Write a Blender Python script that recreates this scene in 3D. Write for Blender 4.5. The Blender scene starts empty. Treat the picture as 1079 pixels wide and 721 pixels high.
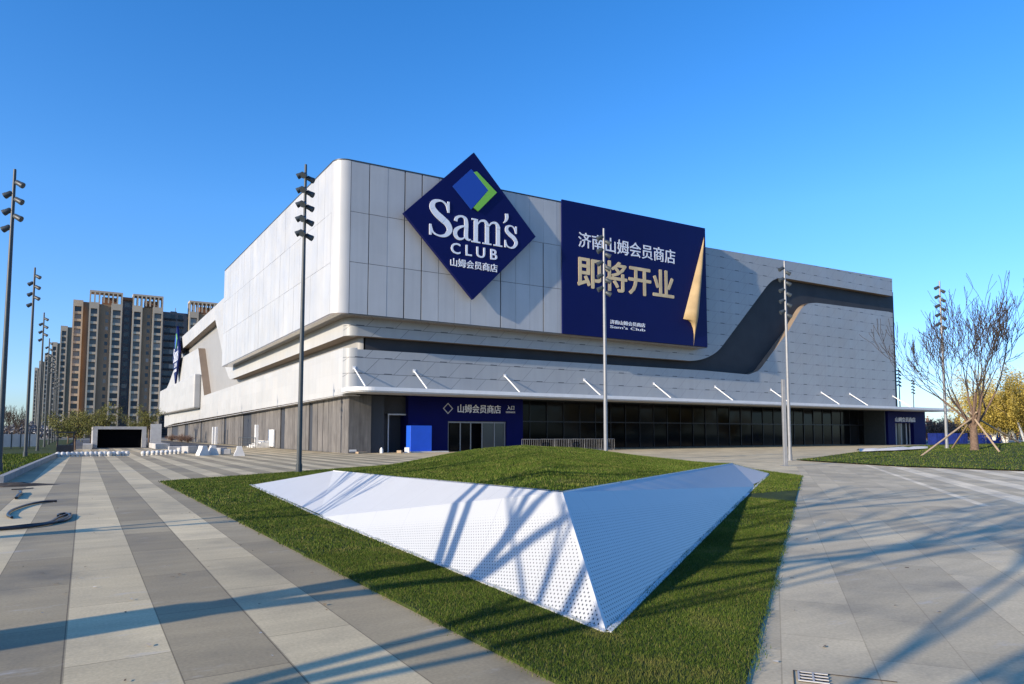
import bpy, bmesh, math, random
import numpy as np
R = math.radians
scene = bpy.context.scene
COL = scene.collection
random.seed(7)

# ------------------------------------------------------------------ survey helpers
# The camera stands at the origin, 1.6 m up. World X runs along the shop front, Y along its side.
F, CX, CY, H = 720.0, 539.5, 404.5, 1.6
YAW, PIT = R(32), R(4.17)
FW = (math.sin(YAW), math.cos(YAW)); RT = (math.cos(YAW), -math.sin(YAW))
def ray(px, py):
    a = (px-CX)/F; b = -(py-CY)/F
    f = math.cos(PIT)-b*math.sin(PIT); z = math.sin(PIT)+b*math.cos(PIT)
    return (a*RT[0]+f*FW[0], a*RT[1]+f*FW[1], z)
def onG(px, py, z=0.0):
    r = ray(px, py); t = (z-H)/r[2]; return (r[0]*t, r[1]*t, z)
def onX(px, py, X):
    r = ray(px, py); t = X/r[0]; return (X, r[1]*t, H+r[2]*t)
def onY(px, py, Y):
    r = ray(px, py); t = Y/r[1]; return (r[0]*t, Y, H+r[2]*t)
def polar(px, d, z=0.0):                      # a point d metres ahead (measured along the view axis) in column px
    a = (px-CX)/F*d
    return (a*RT[0]+d*FW[0], a*RT[1]+d*FW[1], z)

# ------------------------------------------------------------------ object helpers
def tag(o, label=None, cat=None, group=None, kind=None):
    if label: o['label'] = label
    if cat: o['category'] = cat
    if group: o['group'] = group
    if kind: o['kind'] = kind
    return o
def empty(name, loc=(0,0,0), rz=0.0, label=None, cat=None, group=None):
    o = bpy.data.objects.new(name, None); COL.objects.link(o)
    o.empty_display_size = .3
    o.location = loc; o.rotation_euler = (0,0,rz)
    return tag(o, label, cat, group)
def link(name, me, mats, parent=None):
    o = bpy.data.objects.new(name, me); COL.objects.link(o)
    if not isinstance(mats, (list, tuple)): mats = [mats]
    if not me.materials:
        for m in mats: me.materials.append(m)
    if parent: o.parent = parent
    return o
def copy_tree(o, parent=None):
    c = o.copy(); COL.objects.link(c)
    if parent: c.parent = parent
    for ch in list(o.children): copy_tree(ch, c)
    return c

class MB:
    """collects shapes and links them as ONE mesh"""
    def __init__(s): s.v = []; s.f = []; s.m = []; s.sm = []; s.mi = 0
    def face(s, pts, smooth=False):
        n = len(s.v); s.v += [tuple(p) for p in pts]; s.f.append(tuple(range(n, n+len(pts)))); s.m.append(s.mi); s.sm.append(smooth)
    def raw(s, vs, fs, smooth=False):
        n = len(s.v); s.v += [tuple(p) for p in vs]
        for f in fs: s.f.append(tuple(i+n for i in f)); s.m.append(s.mi); s.sm.append(smooth)
    def box(s, x0, x1, y0, y1, z0, z1):
        s.raw([(x0,y0,z0),(x1,y0,z0),(x1,y1,z0),(x0,y1,z0),(x0,y0,z1),(x1,y0,z1),(x1,y1,z1),(x0,y1,z1)],
              [(0,3,2,1),(4,5,6,7),(0,1,5,4),(1,2,6,5),(2,3,7,6),(3,0,4,7)])
    def prism(s, poly, off, smooth=False, side=None):
        """poly: 3-D outline, off: extrusion vector"""
        n = len(poly); a = [tuple(p) for p in poly]; b = [(p[0]+off[0], p[1]+off[1], p[2]+off[2]) for p in poly]
        s.raw(a+b, [tuple(range(n-1,-1,-1)), tuple(range(n, 2*n))] + [(i,(i+1)%n,(i+1)%n+n,i+n) for i in range(n)], smooth)
        if side is not None:
            for k in range(1, n+1): s.m[-k] = side
    def tube(s, pts, rs, n=8, caps=True, smooth=True):
        vs = []; fs = []
        P = [np.array(p, float) for p in pts]
        if not isinstance(rs, (list, tuple)): rs = [rs]*len(P)
        u = None
        for i, p in enumerate(P):
            d = P[min(i+1,len(P)-1)]-P[max(i-1,0)]; d = d/(np.linalg.norm(d)+1e-9)
            if u is None:
                u = np.cross(d, (0,0,1) if abs(d[2])<.9 else (1,0,0))
            u = u-d*np.dot(u,d); u = u/(np.linalg.norm(u)+1e-9); w = np.cross(d,u)
            for k in range(n):
                t = 2*math.pi*k/n; vs.append(tuple(p+rs[i]*(math.cos(t)*u+math.sin(t)*w)))
        for i in range(len(P)-1):
            for k in range(n):
                k2 = (k+1)%n; fs.append((i*n+k, i*n+k2, (i+1)*n+k2, (i+1)*n+k))
        s.raw(vs, fs, smooth)
        if caps:
            s.raw(vs[:n], [tuple(range(n-1,-1,-1))]); s.raw(vs[-n:], [tuple(range(n))])
    def ball(s, c, r, n=12, m=8, sq=(1,1,1)):
        vs = []; fs = []
        for j in range(m+1):
            th = math.pi*j/m
            for k in range(n):
                ph = 2*math.pi*k/n
                vs.append((c[0]+r*sq[0]*math.sin(th)*math.cos(ph), c[1]+r*sq[1]*math.sin(th)*math.sin(ph), c[2]+r*sq[2]*math.cos(th)))
        for j in range(m):
            for k in range(n): fs.append((j*n+k, (j+1)*n+k, (j+1)*n+(k+1)%n, j*n+(k+1)%n))
        s.raw(vs, fs, True)
    def mesh(s, name, recalc=True):
        me = bpy.data.meshes.new(name); me.from_pydata(s.v, [], s.f)
        me.polygons.foreach_set('material_index', s.m); me.polygons.foreach_set('use_smooth', s.sm)
        me.update()
        if recalc:
            bm = bmesh.new(); bm.from_mesh(me); bmesh.ops.recalc_face_normals(bm, faces=bm.faces); bm.to_mesh(me); bm.free()
        return me
    def build(s, name, mats, parent=None, recalc=True):
        return link(name, s.mesh(name, recalc), mats, parent)

# ------------------------------------------------------------------ materials
def mat(name, col=(.5,.5,.5), rough=.6, metal=0.0, spec=.5):
    m = bpy.data.materials.new(name); m.use_nodes = True
    b = m.node_tree.nodes['Principled BSDF']
    b.inputs['Base Color'].default_value = (*col, 1); b.inputs['Roughness'].default_value = rough
    b.inputs['Metallic'].default_value = metal; b.inputs['Specular IOR Level'].default_value = spec
    return m
class NT:
    def __init__(s, m): s.m = m; s.t = m.node_tree; s.b = s.t.nodes['Principled BSDF']
    def n(s, typ, **kw):
        nd = s.t.nodes.new(typ)
        for k, v in kw.items():
            if k in nd.inputs: nd.inputs[k].default_value = v
            else: setattr(nd, k, v)
        return nd
    def l(s, a, b): s.t.links.new(a, b)
    def math(s, op, a, b=None, clamp=False):
        nd = s.t.nodes.new('ShaderNodeMath'); nd.operation = op; nd.use_clamp = clamp
        for i, x in enumerate((a, b)):
            if x is None: continue
            if isinstance(x, (int, float)): nd.inputs[i].default_value = x
            else: s.l(x, nd.inputs[i])
        return nd.outputs[0]
    def pos(s):
        return s.n('ShaderNodeNewGeometry').outputs['Position']
    def xyz(s, v=None):
        sp = s.n('ShaderNodeSeparateXYZ'); s.l(v if v is not None else s.pos(), sp.inputs[0]); return sp.outputs
    def comb(s, x, y, z=0.0):
        c = s.n('ShaderNodeCombineXYZ')
        for i, q in enumerate((x, y, z)):
            if isinstance(q, (int, float)): c.inputs[i].default_value = q
            else: s.l(q, c.inputs[i])
        return c.outputs[0]
    def noise(s, scale, detail=4, vec=None, rough=.55):
        nd = s.n('ShaderNodeTexNoise'); nd.inputs['Scale'].default_value = scale; nd.inputs['Detail'].default_value = detail
        nd.inputs['Roughness'].default_value = rough
        s.l(vec if vec is not None else s.pos(), nd.inputs['Vector']); return nd.outputs[0]
    def ramp(s, fac, stops):
        r = s.n('ShaderNodeValToRGB'); e = r.color_ramp.elements
        while len(e) < len(stops): e.new(.5)
        for k, (p, c) in enumerate(stops):
            e[k].position = p; e[k].color = (*c, 1) if not isinstance(c, (int, float)) else (c, c, c, 1)
        s.l(fac, r.inputs[0]); return r.outputs[0]
    def mix(s, fac, a, b, mode='MIX'):
        m = s.n('ShaderNodeMix', data_type='RGBA', blend_type=mode)
        for sock, v in ((m.inputs[0], fac), (m.inputs[6], a), (m.inputs[7], b)):
            if isinstance(v, (int, float)): sock.default_value = v if sock == m.inputs[0] else (v, v, v, 1)
            elif isinstance(v, tuple): sock.default_value = (*v, 1)
            else: s.l(v, sock)
        return m.outputs[2]
    def color(s, c): s.l(c, s.b.inputs['Base Color'])
    def rough(s, c): s.l(c, s.b.inputs['Roughness'])
    def bump(s, h, strength=.3, dist=.02):
        b = s.n('ShaderNodeBump', Strength=strength, Distance=dist); s.l(h, b.inputs['Height']); s.l(b.outputs[0], s.b.inputs['Normal'])
    def island(s): return s.n('ShaderNodeNewGeometry').outputs['Random Per Island']

def noisy(name, col, var=.15, scale=3.0, rough=.7, metal=0.0, spec=.4, island=0.0, bump=0.0):
    m = mat(name, col, rough, metal, spec); t = NT(m)
    nz = t.noise(scale, 5)
    lo = tuple(c*(1-var) for c in col); hi = tuple(min(1, c*(1+var)) for c in col)
    c = t.ramp(nz, [(.3, lo), (.7, hi)])
    if island:
        c = t.mix(1.0, c, t.ramp(t.island(), [(0, 1-island), (1, 1.0)]), 'MULTIPLY')
    t.color(c)
    if bump: t.bump(nz, bump, .01)
    return m

M = {}
M['panel'] = noisy('aluminium_panel', (.45,.46,.46), .05, .35, .42, 0.0, .5, island=.07)
M['backing'] = mat('dark_joint', (.03,.035,.045), .7)
M['charcoal'] = noisy('charcoal_cladding', (.045,.046,.05), .12, .5, .6, 0, .15)
M['soffit'] = noisy('bronze_soffit', (.21,.17,.13), .08, .5, .0)
M['reveal'] = noisy('tan_reveal', (.24,.185,.135), .08, .5, .5)
M['white_metal'] = noisy('white_metal', (.74,.74,.72), .05, 1.5, .4)
M['light_grey'] = noisy('light_grey_metal', (.5,.5,.5), .06, 1.0, .45)
M['dark_metal'] = noisy('dark_green_grey_paint', (.045,.055,.06), .15, 4, .45)
M['silver'] = noisy('silver_paint', (.24,.245,.25), .08, 4, .4, .2)
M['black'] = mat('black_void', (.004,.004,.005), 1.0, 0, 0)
M['black_pl'] = noisy('black_plastic', (.02,.02,.024), .3, 8, .35)
M['navy'] = noisy('navy_sign_face', (.003,.006,.072), .06, .3, .5, 0, .15)
M['navy_ent'] = noisy('navy_composite', (.003,.005,.075), .08, .5, .6, 0, .1)
M['sign_blue'] = mat('emblem_blue', (.012,.06,.36), .4)
M['blue'] = noisy('bright_blue_panel', (.012,.09,.62), .08, 1.0, .5)
M['green'] = mat('emblem_green', (.20,.52,.05), .4)
M['letter'] = mat('white_letter', (.78,.80,.84), .45)
M['gold'] = noisy('gold_letter', (.66,.50,.27), .18, .6, .4, 0, .4)
M['concrete'] = noisy('concrete', (.42,.41,.39), .15, 2.0, .85, bump=.2)
M['white_conc'] = noisy('white_painted_concrete', (.58,.57,.54), .1, 2.0, .7)
M['stone_ball'] = noisy('pale_granite', (.55,.54,.51), .18, 9, .7)
M['wood'] = noisy('pale_timber', (.38,.28,.18), .2, 6, .8)
M['soil'] = noisy('dark_soil', (.05,.04,.03), .4, 5, .95, bump=.6)
M['brick'] = noisy('brown_render', (.20,.15,.11), .15, .5, .8)

def streaks(m, amt=.35):
    t = NT(m); src = t.b.inputs['Base Color'].links[0].from_socket; p = t.xyz()
    v = t.comb(t.math('MULTIPLY', p[0], 2.2), t.math('MULTIPLY', p[1], 2.2), t.math('MULTIPLY', p[2], .12))
    c = t.mix(amt, src, t.ramp(t.noise(1.0, 6, v), [(.32, .80), (.6, 1.0)]), 'MULTIPLY')
    c = t.mix(amt, c, t.ramp(t.noise(.12, 4), [(.35, .86), (.65, 1.03)]), 'MULTIPLY')
    t.color(c); t.rough(t.ramp(t.noise(.5, 4), [(.3, .34), (.7, .55)]))
streaks(M['panel'])
# scaled (parallelogram) cladding of the shells
def shingle(name, col, front=True):
    m = mat(name, col, .42, 0, .5); t = NT(m)
    p = t.xyz(); u = p[0] if front else p[1]
    sh = t.math('SUBTRACT', u, t.math('MULTIPLY', p[2], 1.0 if front else -1.0))
    br = t.n('ShaderNodeTexBrick', offset=.5, offset_frequency=2, squash=1.0)
    br.inputs['Scale'].default_value = 1.0; br.inputs['Mortar Size'].default_value = .03; br.inputs['Mortar Smooth'].default_value = .2
    br.inputs['Brick Width'].default_value = 2.5; br.inputs['Row Height'].default_value = 1.28; br.inputs['Bias'].default_value = 0
    br.inputs['Color1'].default_value = (.94,.94,.95,1); br.inputs['Color2'].default_value = (1,1,1,1); br.inputs['Mortar'].default_value = (.36,.36,.38,1)
    t.l(t.comb(sh, p[2]), br.inputs['Vector'])
    # open joint under the tail of every panel: a short dark slot on the horizontal seams
    row = t.math('FLOOR', t.math('DIVIDE', p[2], 1.28))
    fz = t.math('SUBTRACT', t.math('DIVIDE', p[2], 1.28), row)
    st = t.math('MULTIPLY', t.math('MODULO', row, 2.0), .5)
    uu = t.math('FRACT', t.math('ADD', t.math('DIVIDE', sh, 2.5), st))
    slot = t.math('MULTIPLY', t.math('LESS_THAN', fz, .06), t.math('MULTIPLY', t.math('GREATER_THAN', uu, .15), t.math('LESS_THAN', uu, .42)))
    fade = t.math('ADD', t.math('MULTIPLY', t.math('SUBTRACT', 1.0, t.math('DIVIDE', t.math('SUBTRACT', p[0], 18.0), 26.0), True), .6), .4, True)
    base = t.mix(fade, t.ramp(t.noise(.3, 3), [(.3, tuple(c*.94 for c in col)), (.7, col)]), br.outputs[0], 'MULTIPLY')
    t.color(t.mix(t.math('MULTIPLY', slot, .85), base, (.03,.035,.045)))
    return m
M['shell_front'] = shingle('grey_scaled_cladding', (.36,.37,.365), True)
M['shell_side'] = noisy('smooth_white_cladding', (.64,.64,.62), .03, .25, .42)

def side_shell():
    m = M['shell_side']; t = NT(m)
    p = t.xyz()
    br = t.n('ShaderNodeTexBrick', offset=.5)
    br.inputs['Scale'].default_value = 1.0; br.inputs['Mortar Size'].default_value = .012; br.inputs['Mortar Smooth'].default_value = .3
    br.inputs['Brick Width'].default_value = 4.2; br.inputs['Row Height'].default_value = 1.3
    br.inputs['Color1'].default_value = (.42,.42,.405,1); br.inputs['Color2'].default_value = (.46,.46,.445,1); br.inputs['Mortar'].default_value = (.40,.40,.39,1)
    t.l(t.comb(p[1], p[2]), br.inputs['Vector']); t.color(br.outputs[0])
side_shell(); streaks(M['shell_side'], .3); streaks(M['shell_front'], .3)

def stone_wall():
    m = mat('grey_brown_stone', (.26,.24,.215), .75); t = NT(m)
    p = t.xyz(); v = t.comb(t.math('MULTIPLY', p[0], 3.0), t.math('MULTIPLY', p[1], 3.0), t.math('MULTIPLY', p[2], .35))
    nz = t.noise(1.6, 6, v); n2 = t.noise(.8, 3)
    c = t.ramp(nz, [(.3, (.105,.097,.088)), (.7, (.19,.178,.162))])
    c = t.mix(1.0, c, t.ramp(t.island(), [(0, .72), (1, 1.05)]), 'MULTIPLY')
    c = t.mix(.5, c, t.ramp(n2, [(.35, .55), (.65, 1.0)]), 'MULTIPLY')
    t.color(c); t.bump(nz, .3, .01)
    return m
M['stone'] = stone_wall()

def glassy(name, col=(.02,.024,.028), rough=.12):
    return mat(name, col, rough, 0, .5)
M['glass'] = glassy('dark_glass')
M['shopglass'] = glassy('shop_glass', (.006,.007,.009), .3)
M['shopglass'].node_tree.nodes['Principled BSDF'].inputs['Specular IOR Level'].default_value = .12; M['shopglass'].node_tree.nodes['Principled BSDF'].inputs['Roughness'].default_value = .08
t_ = NT(M['shopglass']); t_.color(t_.ramp(t_.island(), [(0,(.003,.004,.005)),(.75,(.008,.009,.011)),(1,(.022,.022,.022))]))
M['doorglass'] = glassy('door_glass', (.05,.06,.065), .15)

# paving with long stripes parallel to the shop's side
def paving(name, stripes=True):
    m = mat(name, (.4,.4,.38), .75, 0, .35); t = NT(m)
    p = t.xyz()
    wob = t.noise(.9, 6); fine = t.noise(38, 4); big = t.noise(.22, 3); streak = t.noise(1.0, 6, t.comb(t.math('MULTIPLY', p[0], .7), t.math('MULTIPLY', p[1], 3.5)))
    if stripes:
        x = t.math('ADD', p[0], .74)
        f = t.math('FRACT', t.math('DIVIDE', x, 1.35))
        dark = t.math('LESS_THAN', f, .51)
        dk = t.math('MULTIPLY', dark, t.math('LESS_THAN', p[0], 19.0))
        v = t.comb(p[1], x)
        bw, rh = 1.9, .675
        jc = (.12,.115,.11)
    else:
        ct, st = math.cos(R(37)), math.sin(R(37))
        s_ = t.math('ADD', t.math('MULTIPLY', p[0], ct), t.math('MULTIPLY', p[1], st))
        w_ = t.math('SUBTRACT', t.math('MULTIPLY', p[1], ct), t.math('MULTIPLY', p[0], st))
        f = t.math('FRACT', t.math('DIVIDE', t.math('ADD', w_, .35), 1.35))
        lt = t.math('MULTIPLY', t.math('LESS_THAN', f, .42), t.math('MULTIPLY', t.math('GREATER_THAN', s_, 18.0), t.math('LESS_THAN', w_, -4.2)))
        dk = t.math('SUBTRACT', 1.0, lt)
        v = t.comb(s_, w_)
        bw, rh = 1.2, .6
        jc = (.16,.155,.15)
    br = t.n('ShaderNodeTexBrick', offset=.37)
    br.inputs['Scale'].default_value = 1.0; br.inputs['Mortar Size'].default_value = .005; br.inputs['Mortar Smooth'].default_value = .1
    br.inputs['Brick Width'].default_value = bw; br.inputs['Row Height'].default_value = rh
    br.inputs['Color1'].default_value = (.74,.74,.74,1); br.inputs['Color2'].default_value = (1,1,1,1); br.inputs['Mortar'].default_value = (.42,.40,.38,1) if stripes else (.66,.64,.62,1)
    t.l(v, br.inputs['Vector'])
    if stripes: c = t.mix(dk, (.70,.575,.345), (.42,.342,.205))
    else: c = t.mix(dk, (.92,.78,.53), (.64,.53,.335))
    c = t.mix(1.0, c, br.outputs[0], 'MULTIPLY')
    c = t.mix(.75, c, t.ramp(wob, [(.28, .62), (.45, .95), (.75, 1.12)]), 'MULTIPLY')
    c = t.mix(.55, c, t.ramp(streak, [(.3, .78), (.7, 1.12)]), 'MULTIPLY')
    c = t.mix(.35, c, t.ramp(fine, [(.3, .6), (.7, 1.25)]), 'MULTIPLY')
    c = t.mix(.5, c, t.ramp(big, [(.35, .82), (.65, 1.1)]), 'MULTIPLY')
    # pale cement smears and dusty scuffs
    sm = t.noise(1.7, 8, t.comb(t.math('MULTIPLY', p[0], .55), t.math('MULTIPLY', p[1], 1.6)), .7)
    c = t.mix(t.ramp(sm, [(.60, 0), (.72, .55)]), c, (.52,.49,.44))
    t.color(c); t.bump(fine, .25, .004)
    t.rough(t.ramp(wob, [(.3, .62), (.7, .85)]))
    return m
M['pave'] = paving('striped_paving', True)
M['pave_r'] = paving('slab_paving', False)

def lawn(name):
    m = mat(name, (.06,.09,.02), .9, 0, .2); t = NT(m)
    a = t.noise(1.1, 5); b = t.noise(14, 4)
    c = t.ramp(a, [(.3, (.030,.045,.010)), (.6, (.050,.068,.014)), (.8, (.085,.085,.025))])
    c = t.mix(.6, c, t.ramp(b, [(.3, .45), (.7, 1.3)]), 'MULTIPLY')
    t.color(c); t.bump(b, .8, .03); return m
M['lawn'] = lawn('turf')
def blade():
    m = mat('grass_blade', (.08,.13,.02), .8, 0, .08); t = NT(m)
    c = t.ramp(t.island(), [(0, (.040,.068,.010)), (.55, (.074,.122,.015)), (.88, (.13,.165,.030)), (1, (.26,.22,.08))])
    c = t.mix(.7, c, t.ramp(t.noise(.8, 4), [(.3, .55), (.7, 1.2)]), 'MULTIPLY')
    c = t.mix(t.ramp(t.noise(1.6, 5), [(.56, 0), (.72, .55)]), c, (.20,.17,.055))
    t.color(c); t.b.inputs['Subsurface Weight'].default_value = 0
    return m
M['blade'] = blade()
M['bark'] = noisy('brown_bark', (.15,.10,.07), .35, 9, .9, bump=.5)
M['twig'] = noisy('grey_twig', (.060,.046,.036), .25, 5, .9)
M['whitewash'] = noisy('whitewashed_bark', (.72,.71,.66), .15, 3, .85)
M['pale_stem'] = noisy('pale_yellow_stem', (.42,.33,.14), .2, 3, .8)
def leafm(name, stops):
    m = mat(name, (.3,.25,.05), .65, 0, .25); t = NT(m); t.color(t.ramp(t.island(), stops)); return m
M['leaf_gold'] = leafm('golden_willow_leaf', [(0,(.19,.14,.02)),(.5,(.35,.265,.045)),(1,(.52,.41,.10))])
M['leaf_spring'] = leafm('spring_leaf', [(0,(.07,.08,.018)),(.5,(.13,.135,.03)),(1,(.22,.20,.05))])
M['leaf_brown'] = leafm('dry_leaf', [(0,(.12,.07,.045)),(.5,(.22,.13,.09)),(1,(.30,.20,.14))])

# ------------------------------------------------------------------ ground
def sheet(name, poly, z, m, kind='structure'):
    b = MB(); b.face([(p[0], p[1], z) for p in poly])
    o = b.build(name, m, recalc=False)
    if o.data.polygons[0].normal.z < 0: o.data.flip_normals()
    return tag(o, kind=kind)
M['earth'] = noisy('distant_earth', (.16,.15,.12), .3, .05, .95)
sheet('ground', [(-3000,-3000),(3000,-3000),(3000,3000),(-3000,3000)], -.03, M['earth'])
sheet('plaza_paving', [(-12,-12),(130,-12),(130,58),(17.8,58),(17.8,205),(-2.3,205),(-2.3,27),(-12,27)], 0.0, M['pave'])
# right-hand paving: slabs laid on the diagonal
ISL_B, ISL_C = (2.65, 2.35), (22.93, 16.15)
sheet('slab_paving', [(2.65,-12),(60,-12),(60,30),(29.8,21.3),(22.93,16.15),(3.66,3.03),(2.65,2.35)], .004, M['pave_r'])
sheet('service_road', [(-4.5,85),(16,85),(16,205),(-4.5,205)], .006, noisy('asphalt', (.07,.07,.07), .2, 3, .85))

# kerb planter along the left and its lawn
def lawn_z(x, y): return .12
KX = -1.75
b = MB()
b.prism([(KX-.55,27.6,0),(KX-.37,27.6,0),(KX-.37,27.6,.24),(KX-.55,27.6,.24)], (.62,30,0))
b.prism([(KX-3.6,27.3,0),(KX-.37,27.3,0),(KX-.37,27.3,.24),(KX-3.6,27.3,.24)], (0,.3,0))
tag(b.build('planter_kerb', noisy('kerb_stone', (.27,.27,.26), .2, 2, .85, bump=.2)), kind='structure')
b = MB(); b.face([(-60,27.6,.12),(KX-.5,27.6,.12),(KX+.05,57.6,.12),(KX+.05,205,.12),(-60,205,.12)]); b.face([(-60,-12,.10),(-12,-12,.10),(-12,27,.10),(-60,27,.10)])
o = b.build('side_lawn', M['lawn'], recalc=False); tag(o, kind='structure')

# ------------------------------------------------------------------ grass island with the facetted wall
LT=(4.4,22.2,.02); G1=(3.87,13.2,0); P1=(5.75,18.3,.60); P2=(4.2,5.74,1.0); P3=(23.3,19.7,.35); RTIP=(22.4,17.2,.08); G2=(17.3,13.75,0); TIP=(3.58,4.3,0)
ISL = [ISL_B, (2.2,25.5), (16.0,34.5), (26.5,22.5), ISL_C, (3.66,3.03)]
PEAK = (12.6,19.4,1.20)
BND = [LT,P1,P2,P3,RTIP,(23.6,22.0,.03),(16,28,.03),(9,28,.03)]
# heights of the mound: radial mesh from the peak
b = MB(); nr = 14; ring = []
bp = []
for i in range(len(BND)):
    a = np.array(BND[i]); c = np.array(BND[(i+1)%len(BND)])
    for k in range(8): bp.append(a+(c-a)*k/8)
pk = np.array(PEAK)
def prof(u): return (u*u*(3-2*u))*.75+u*.25
vs = [tuple(pk)]; fs = []
N = len(bp)
for j in range(1, nr+1):
    r = j/nr
    for q in bp:
        p = pk+(q-pk)*r; z = q[2]+(pk[2]-q[2])*prof(1-r)
        vs.append((p[0],p[1],z-.012+.03*math.sin(p[0]*1.3+p[1])*math.sin(p[1]*1.7)*(1-r)))
for i in range(N): fs.append((0,1+i,1+(i+1)%N))
for j in range(nr-1):
    for i in range(N): fs.append((1+j*N+i,1+(j+1)*N+i,1+(j+1)*N+(i+1)%N,1+j*N+(i+1)%N))
b.raw(vs, fs, True)
mound = b.build('grass_mound', M['lawn']); tag(mound, kind='structure')
if mound.data.polygons[0].normal.z < 0: mound.data.flip_normals()
b = MB(); b.prism([(p[0],p[1],-.02) for p in ISL], (0,0,.05)); tag(b.build('island_lawn', M['lawn']), kind='structure')

MT = np.array([[vs[i] for i in f] if len(f)==3 else [vs[f[0]],vs[f[1]],vs[f[2]]] for f in fs] + [[vs[f[0]],vs[f[2]],vs[f[3]]] for f in fs if len(f)==4])

def inside(poly, x, y):
    c = np.zeros(len(x), bool); n = len(poly)
    for i in range(n):
        x0,y0 = poly[i][:2]; x1,y1 = poly[(i+1)%n][:2]
        if y0 == y1: continue
        k = ((y0 > y) != (y1 > y)) & (x < (x1-x0)*(y-y0)/(y1-y0)+x0); c ^= k
    return c
rng = np.random.default_rng(3)
def blades(name, pts, h, w, mat_, lean=.5):
    """one triangle per blade"""
    n = len(pts); a = rng.uniform(0, 2*np.pi, n); hh = h*rng.uniform(.5,1.25,n); ww = w*rng.uniform(.6,1.2,n)
    la = rng.uniform(0, 2*np.pi, n); ll = hh*lean*rng.uniform(0,1.3,n)
    v = np.zeros((n,3,3)); v[:,0]=pts; v[:,1]=pts; v[:,2]=pts
    v[:,0,0]-=np.cos(a)*ww; v[:,0,1]-=np.sin(a)*ww; v[:,1,0]+=np.cos(a)*ww; v[:,1,1]+=np.sin(a)*ww
    v[:,2,0]+=np.cos(la)*ll; v[:,2,1]+=np.sin(la)*ll; v[:,2,2]+=hh
    v[:,0,2]-=.01; v[:,1,2]-=.01
    return raw_tris(name, v, mat_)
def raw_tris(name, v, mat_, quad=False):
    k = 4 if quad else 3; n = len(v)
    me = bpy.data.meshes.new(name); me.vertices.add(n*k); me.vertices.foreach_set('co', v.reshape(-1).astype(np.float32))
    me.loops.add(n*k); me.loops.foreach_set('vertex_index', np.arange(n*k, dtype=np.int32))
    me.polygons.add(n); me.polygons.foreach_set('loop_start', np.arange(0, n*k, k, dtype=np.int32))
    me.update(); me.validate()
    me.materials.append(mat_)
    return me
def tri_sample(T, dens):
    out = []; A = np.linalg.norm(np.cross(T[:,1]-T[:,0], T[:,2]-T[:,0]), axis=1)/2
    cnt = rng.poisson(A*dens)
    idx = np.repeat(np.arange(len(T)), cnt); u = rng.random((len(idx),2)); fl = u.sum(1) > 1; u[fl] = 1-u[fl]
    t = T[idx]; return t[:,0]+u[:,:1]*(t[:,1]-t[:,0])+u[:,1:]*(t[:,2]-t[:,0])
def jit_edge(p): return p
hole = [LT, G1, TIP, G2, RTIP, P3, (23.6,22.0), (16,28), (9,28)]
def flat_pts(x0,x1,y0,y1,dens,z,test):
    n = int((x1-x0)*(y1-y0)*dens); x = rng.uniform(x0,x1,n); y = rng.uniform(y0,y1,n)
    k = test(x,y); return np.stack([x[k],y[k],np.full(k.sum(), z)],1)
isl_t = lambda x,y: inside(ISL,x,y) & ~inside(hole,x,y)
# swollen outline so the turf hangs raggedly over the paving edge
def isl_ragged(x,y):
    j = rng.normal(0,.035,len(x))+.02*np.sin(y*5.1); k = rng.normal(0,.035,len(x))+.02*np.sin(x*6.3); return isl_t(x+j,y+k)
near = flat_pts(2.4,9.5,2.2,9,12000,.03,isl_ragged)
mid = flat_pts(2.0,14,7,16,3200,.03,lambda x,y: isl_ragged(x,y) & ~((x<9.5)&(y<9)))
far = flat_pts(2.0,27,12,35,900,.03,lambda x,y: isl_ragged(x,y) & ~((x<14)&(y<16)))
mp = tri_sample(MT, 1100); mp = mp[mp[:,2] > .05]
d = np.hypot(mp[:,0]-5, mp[:,1]-7); extra = tri_sample(MT, 1700); extra = extra[(extra[:,2]>.05) & (np.hypot(extra[:,0]-6,extra[:,1]-8) < 8)]
parts = [blades('g1',near,.024,.0031,M['blade'],1.0), blades('g2',mid,.030,.006,M['blade'],.9), blades('g3',far,.036,.012,M['blade'],.8), blades('g4',mp,.036,.010,M['blade'],.8), blades('g5',extra,.028,.006,M['blade'],.9)]
def join_meshes(name, mes):
    bm = bmesh.new()
    for me in mes: bm.from_mesh(me); bpy.data.meshes.remove(me)
    me = bpy.data.meshes.new(name); bm.to_mesh(me); bm.free(); return me
tag(link('turf_grass', join_meshes('turf_grass', parts), M['blade']), 'short mown grass covering the island and its mound', 'grass', kind='stuff')

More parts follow.
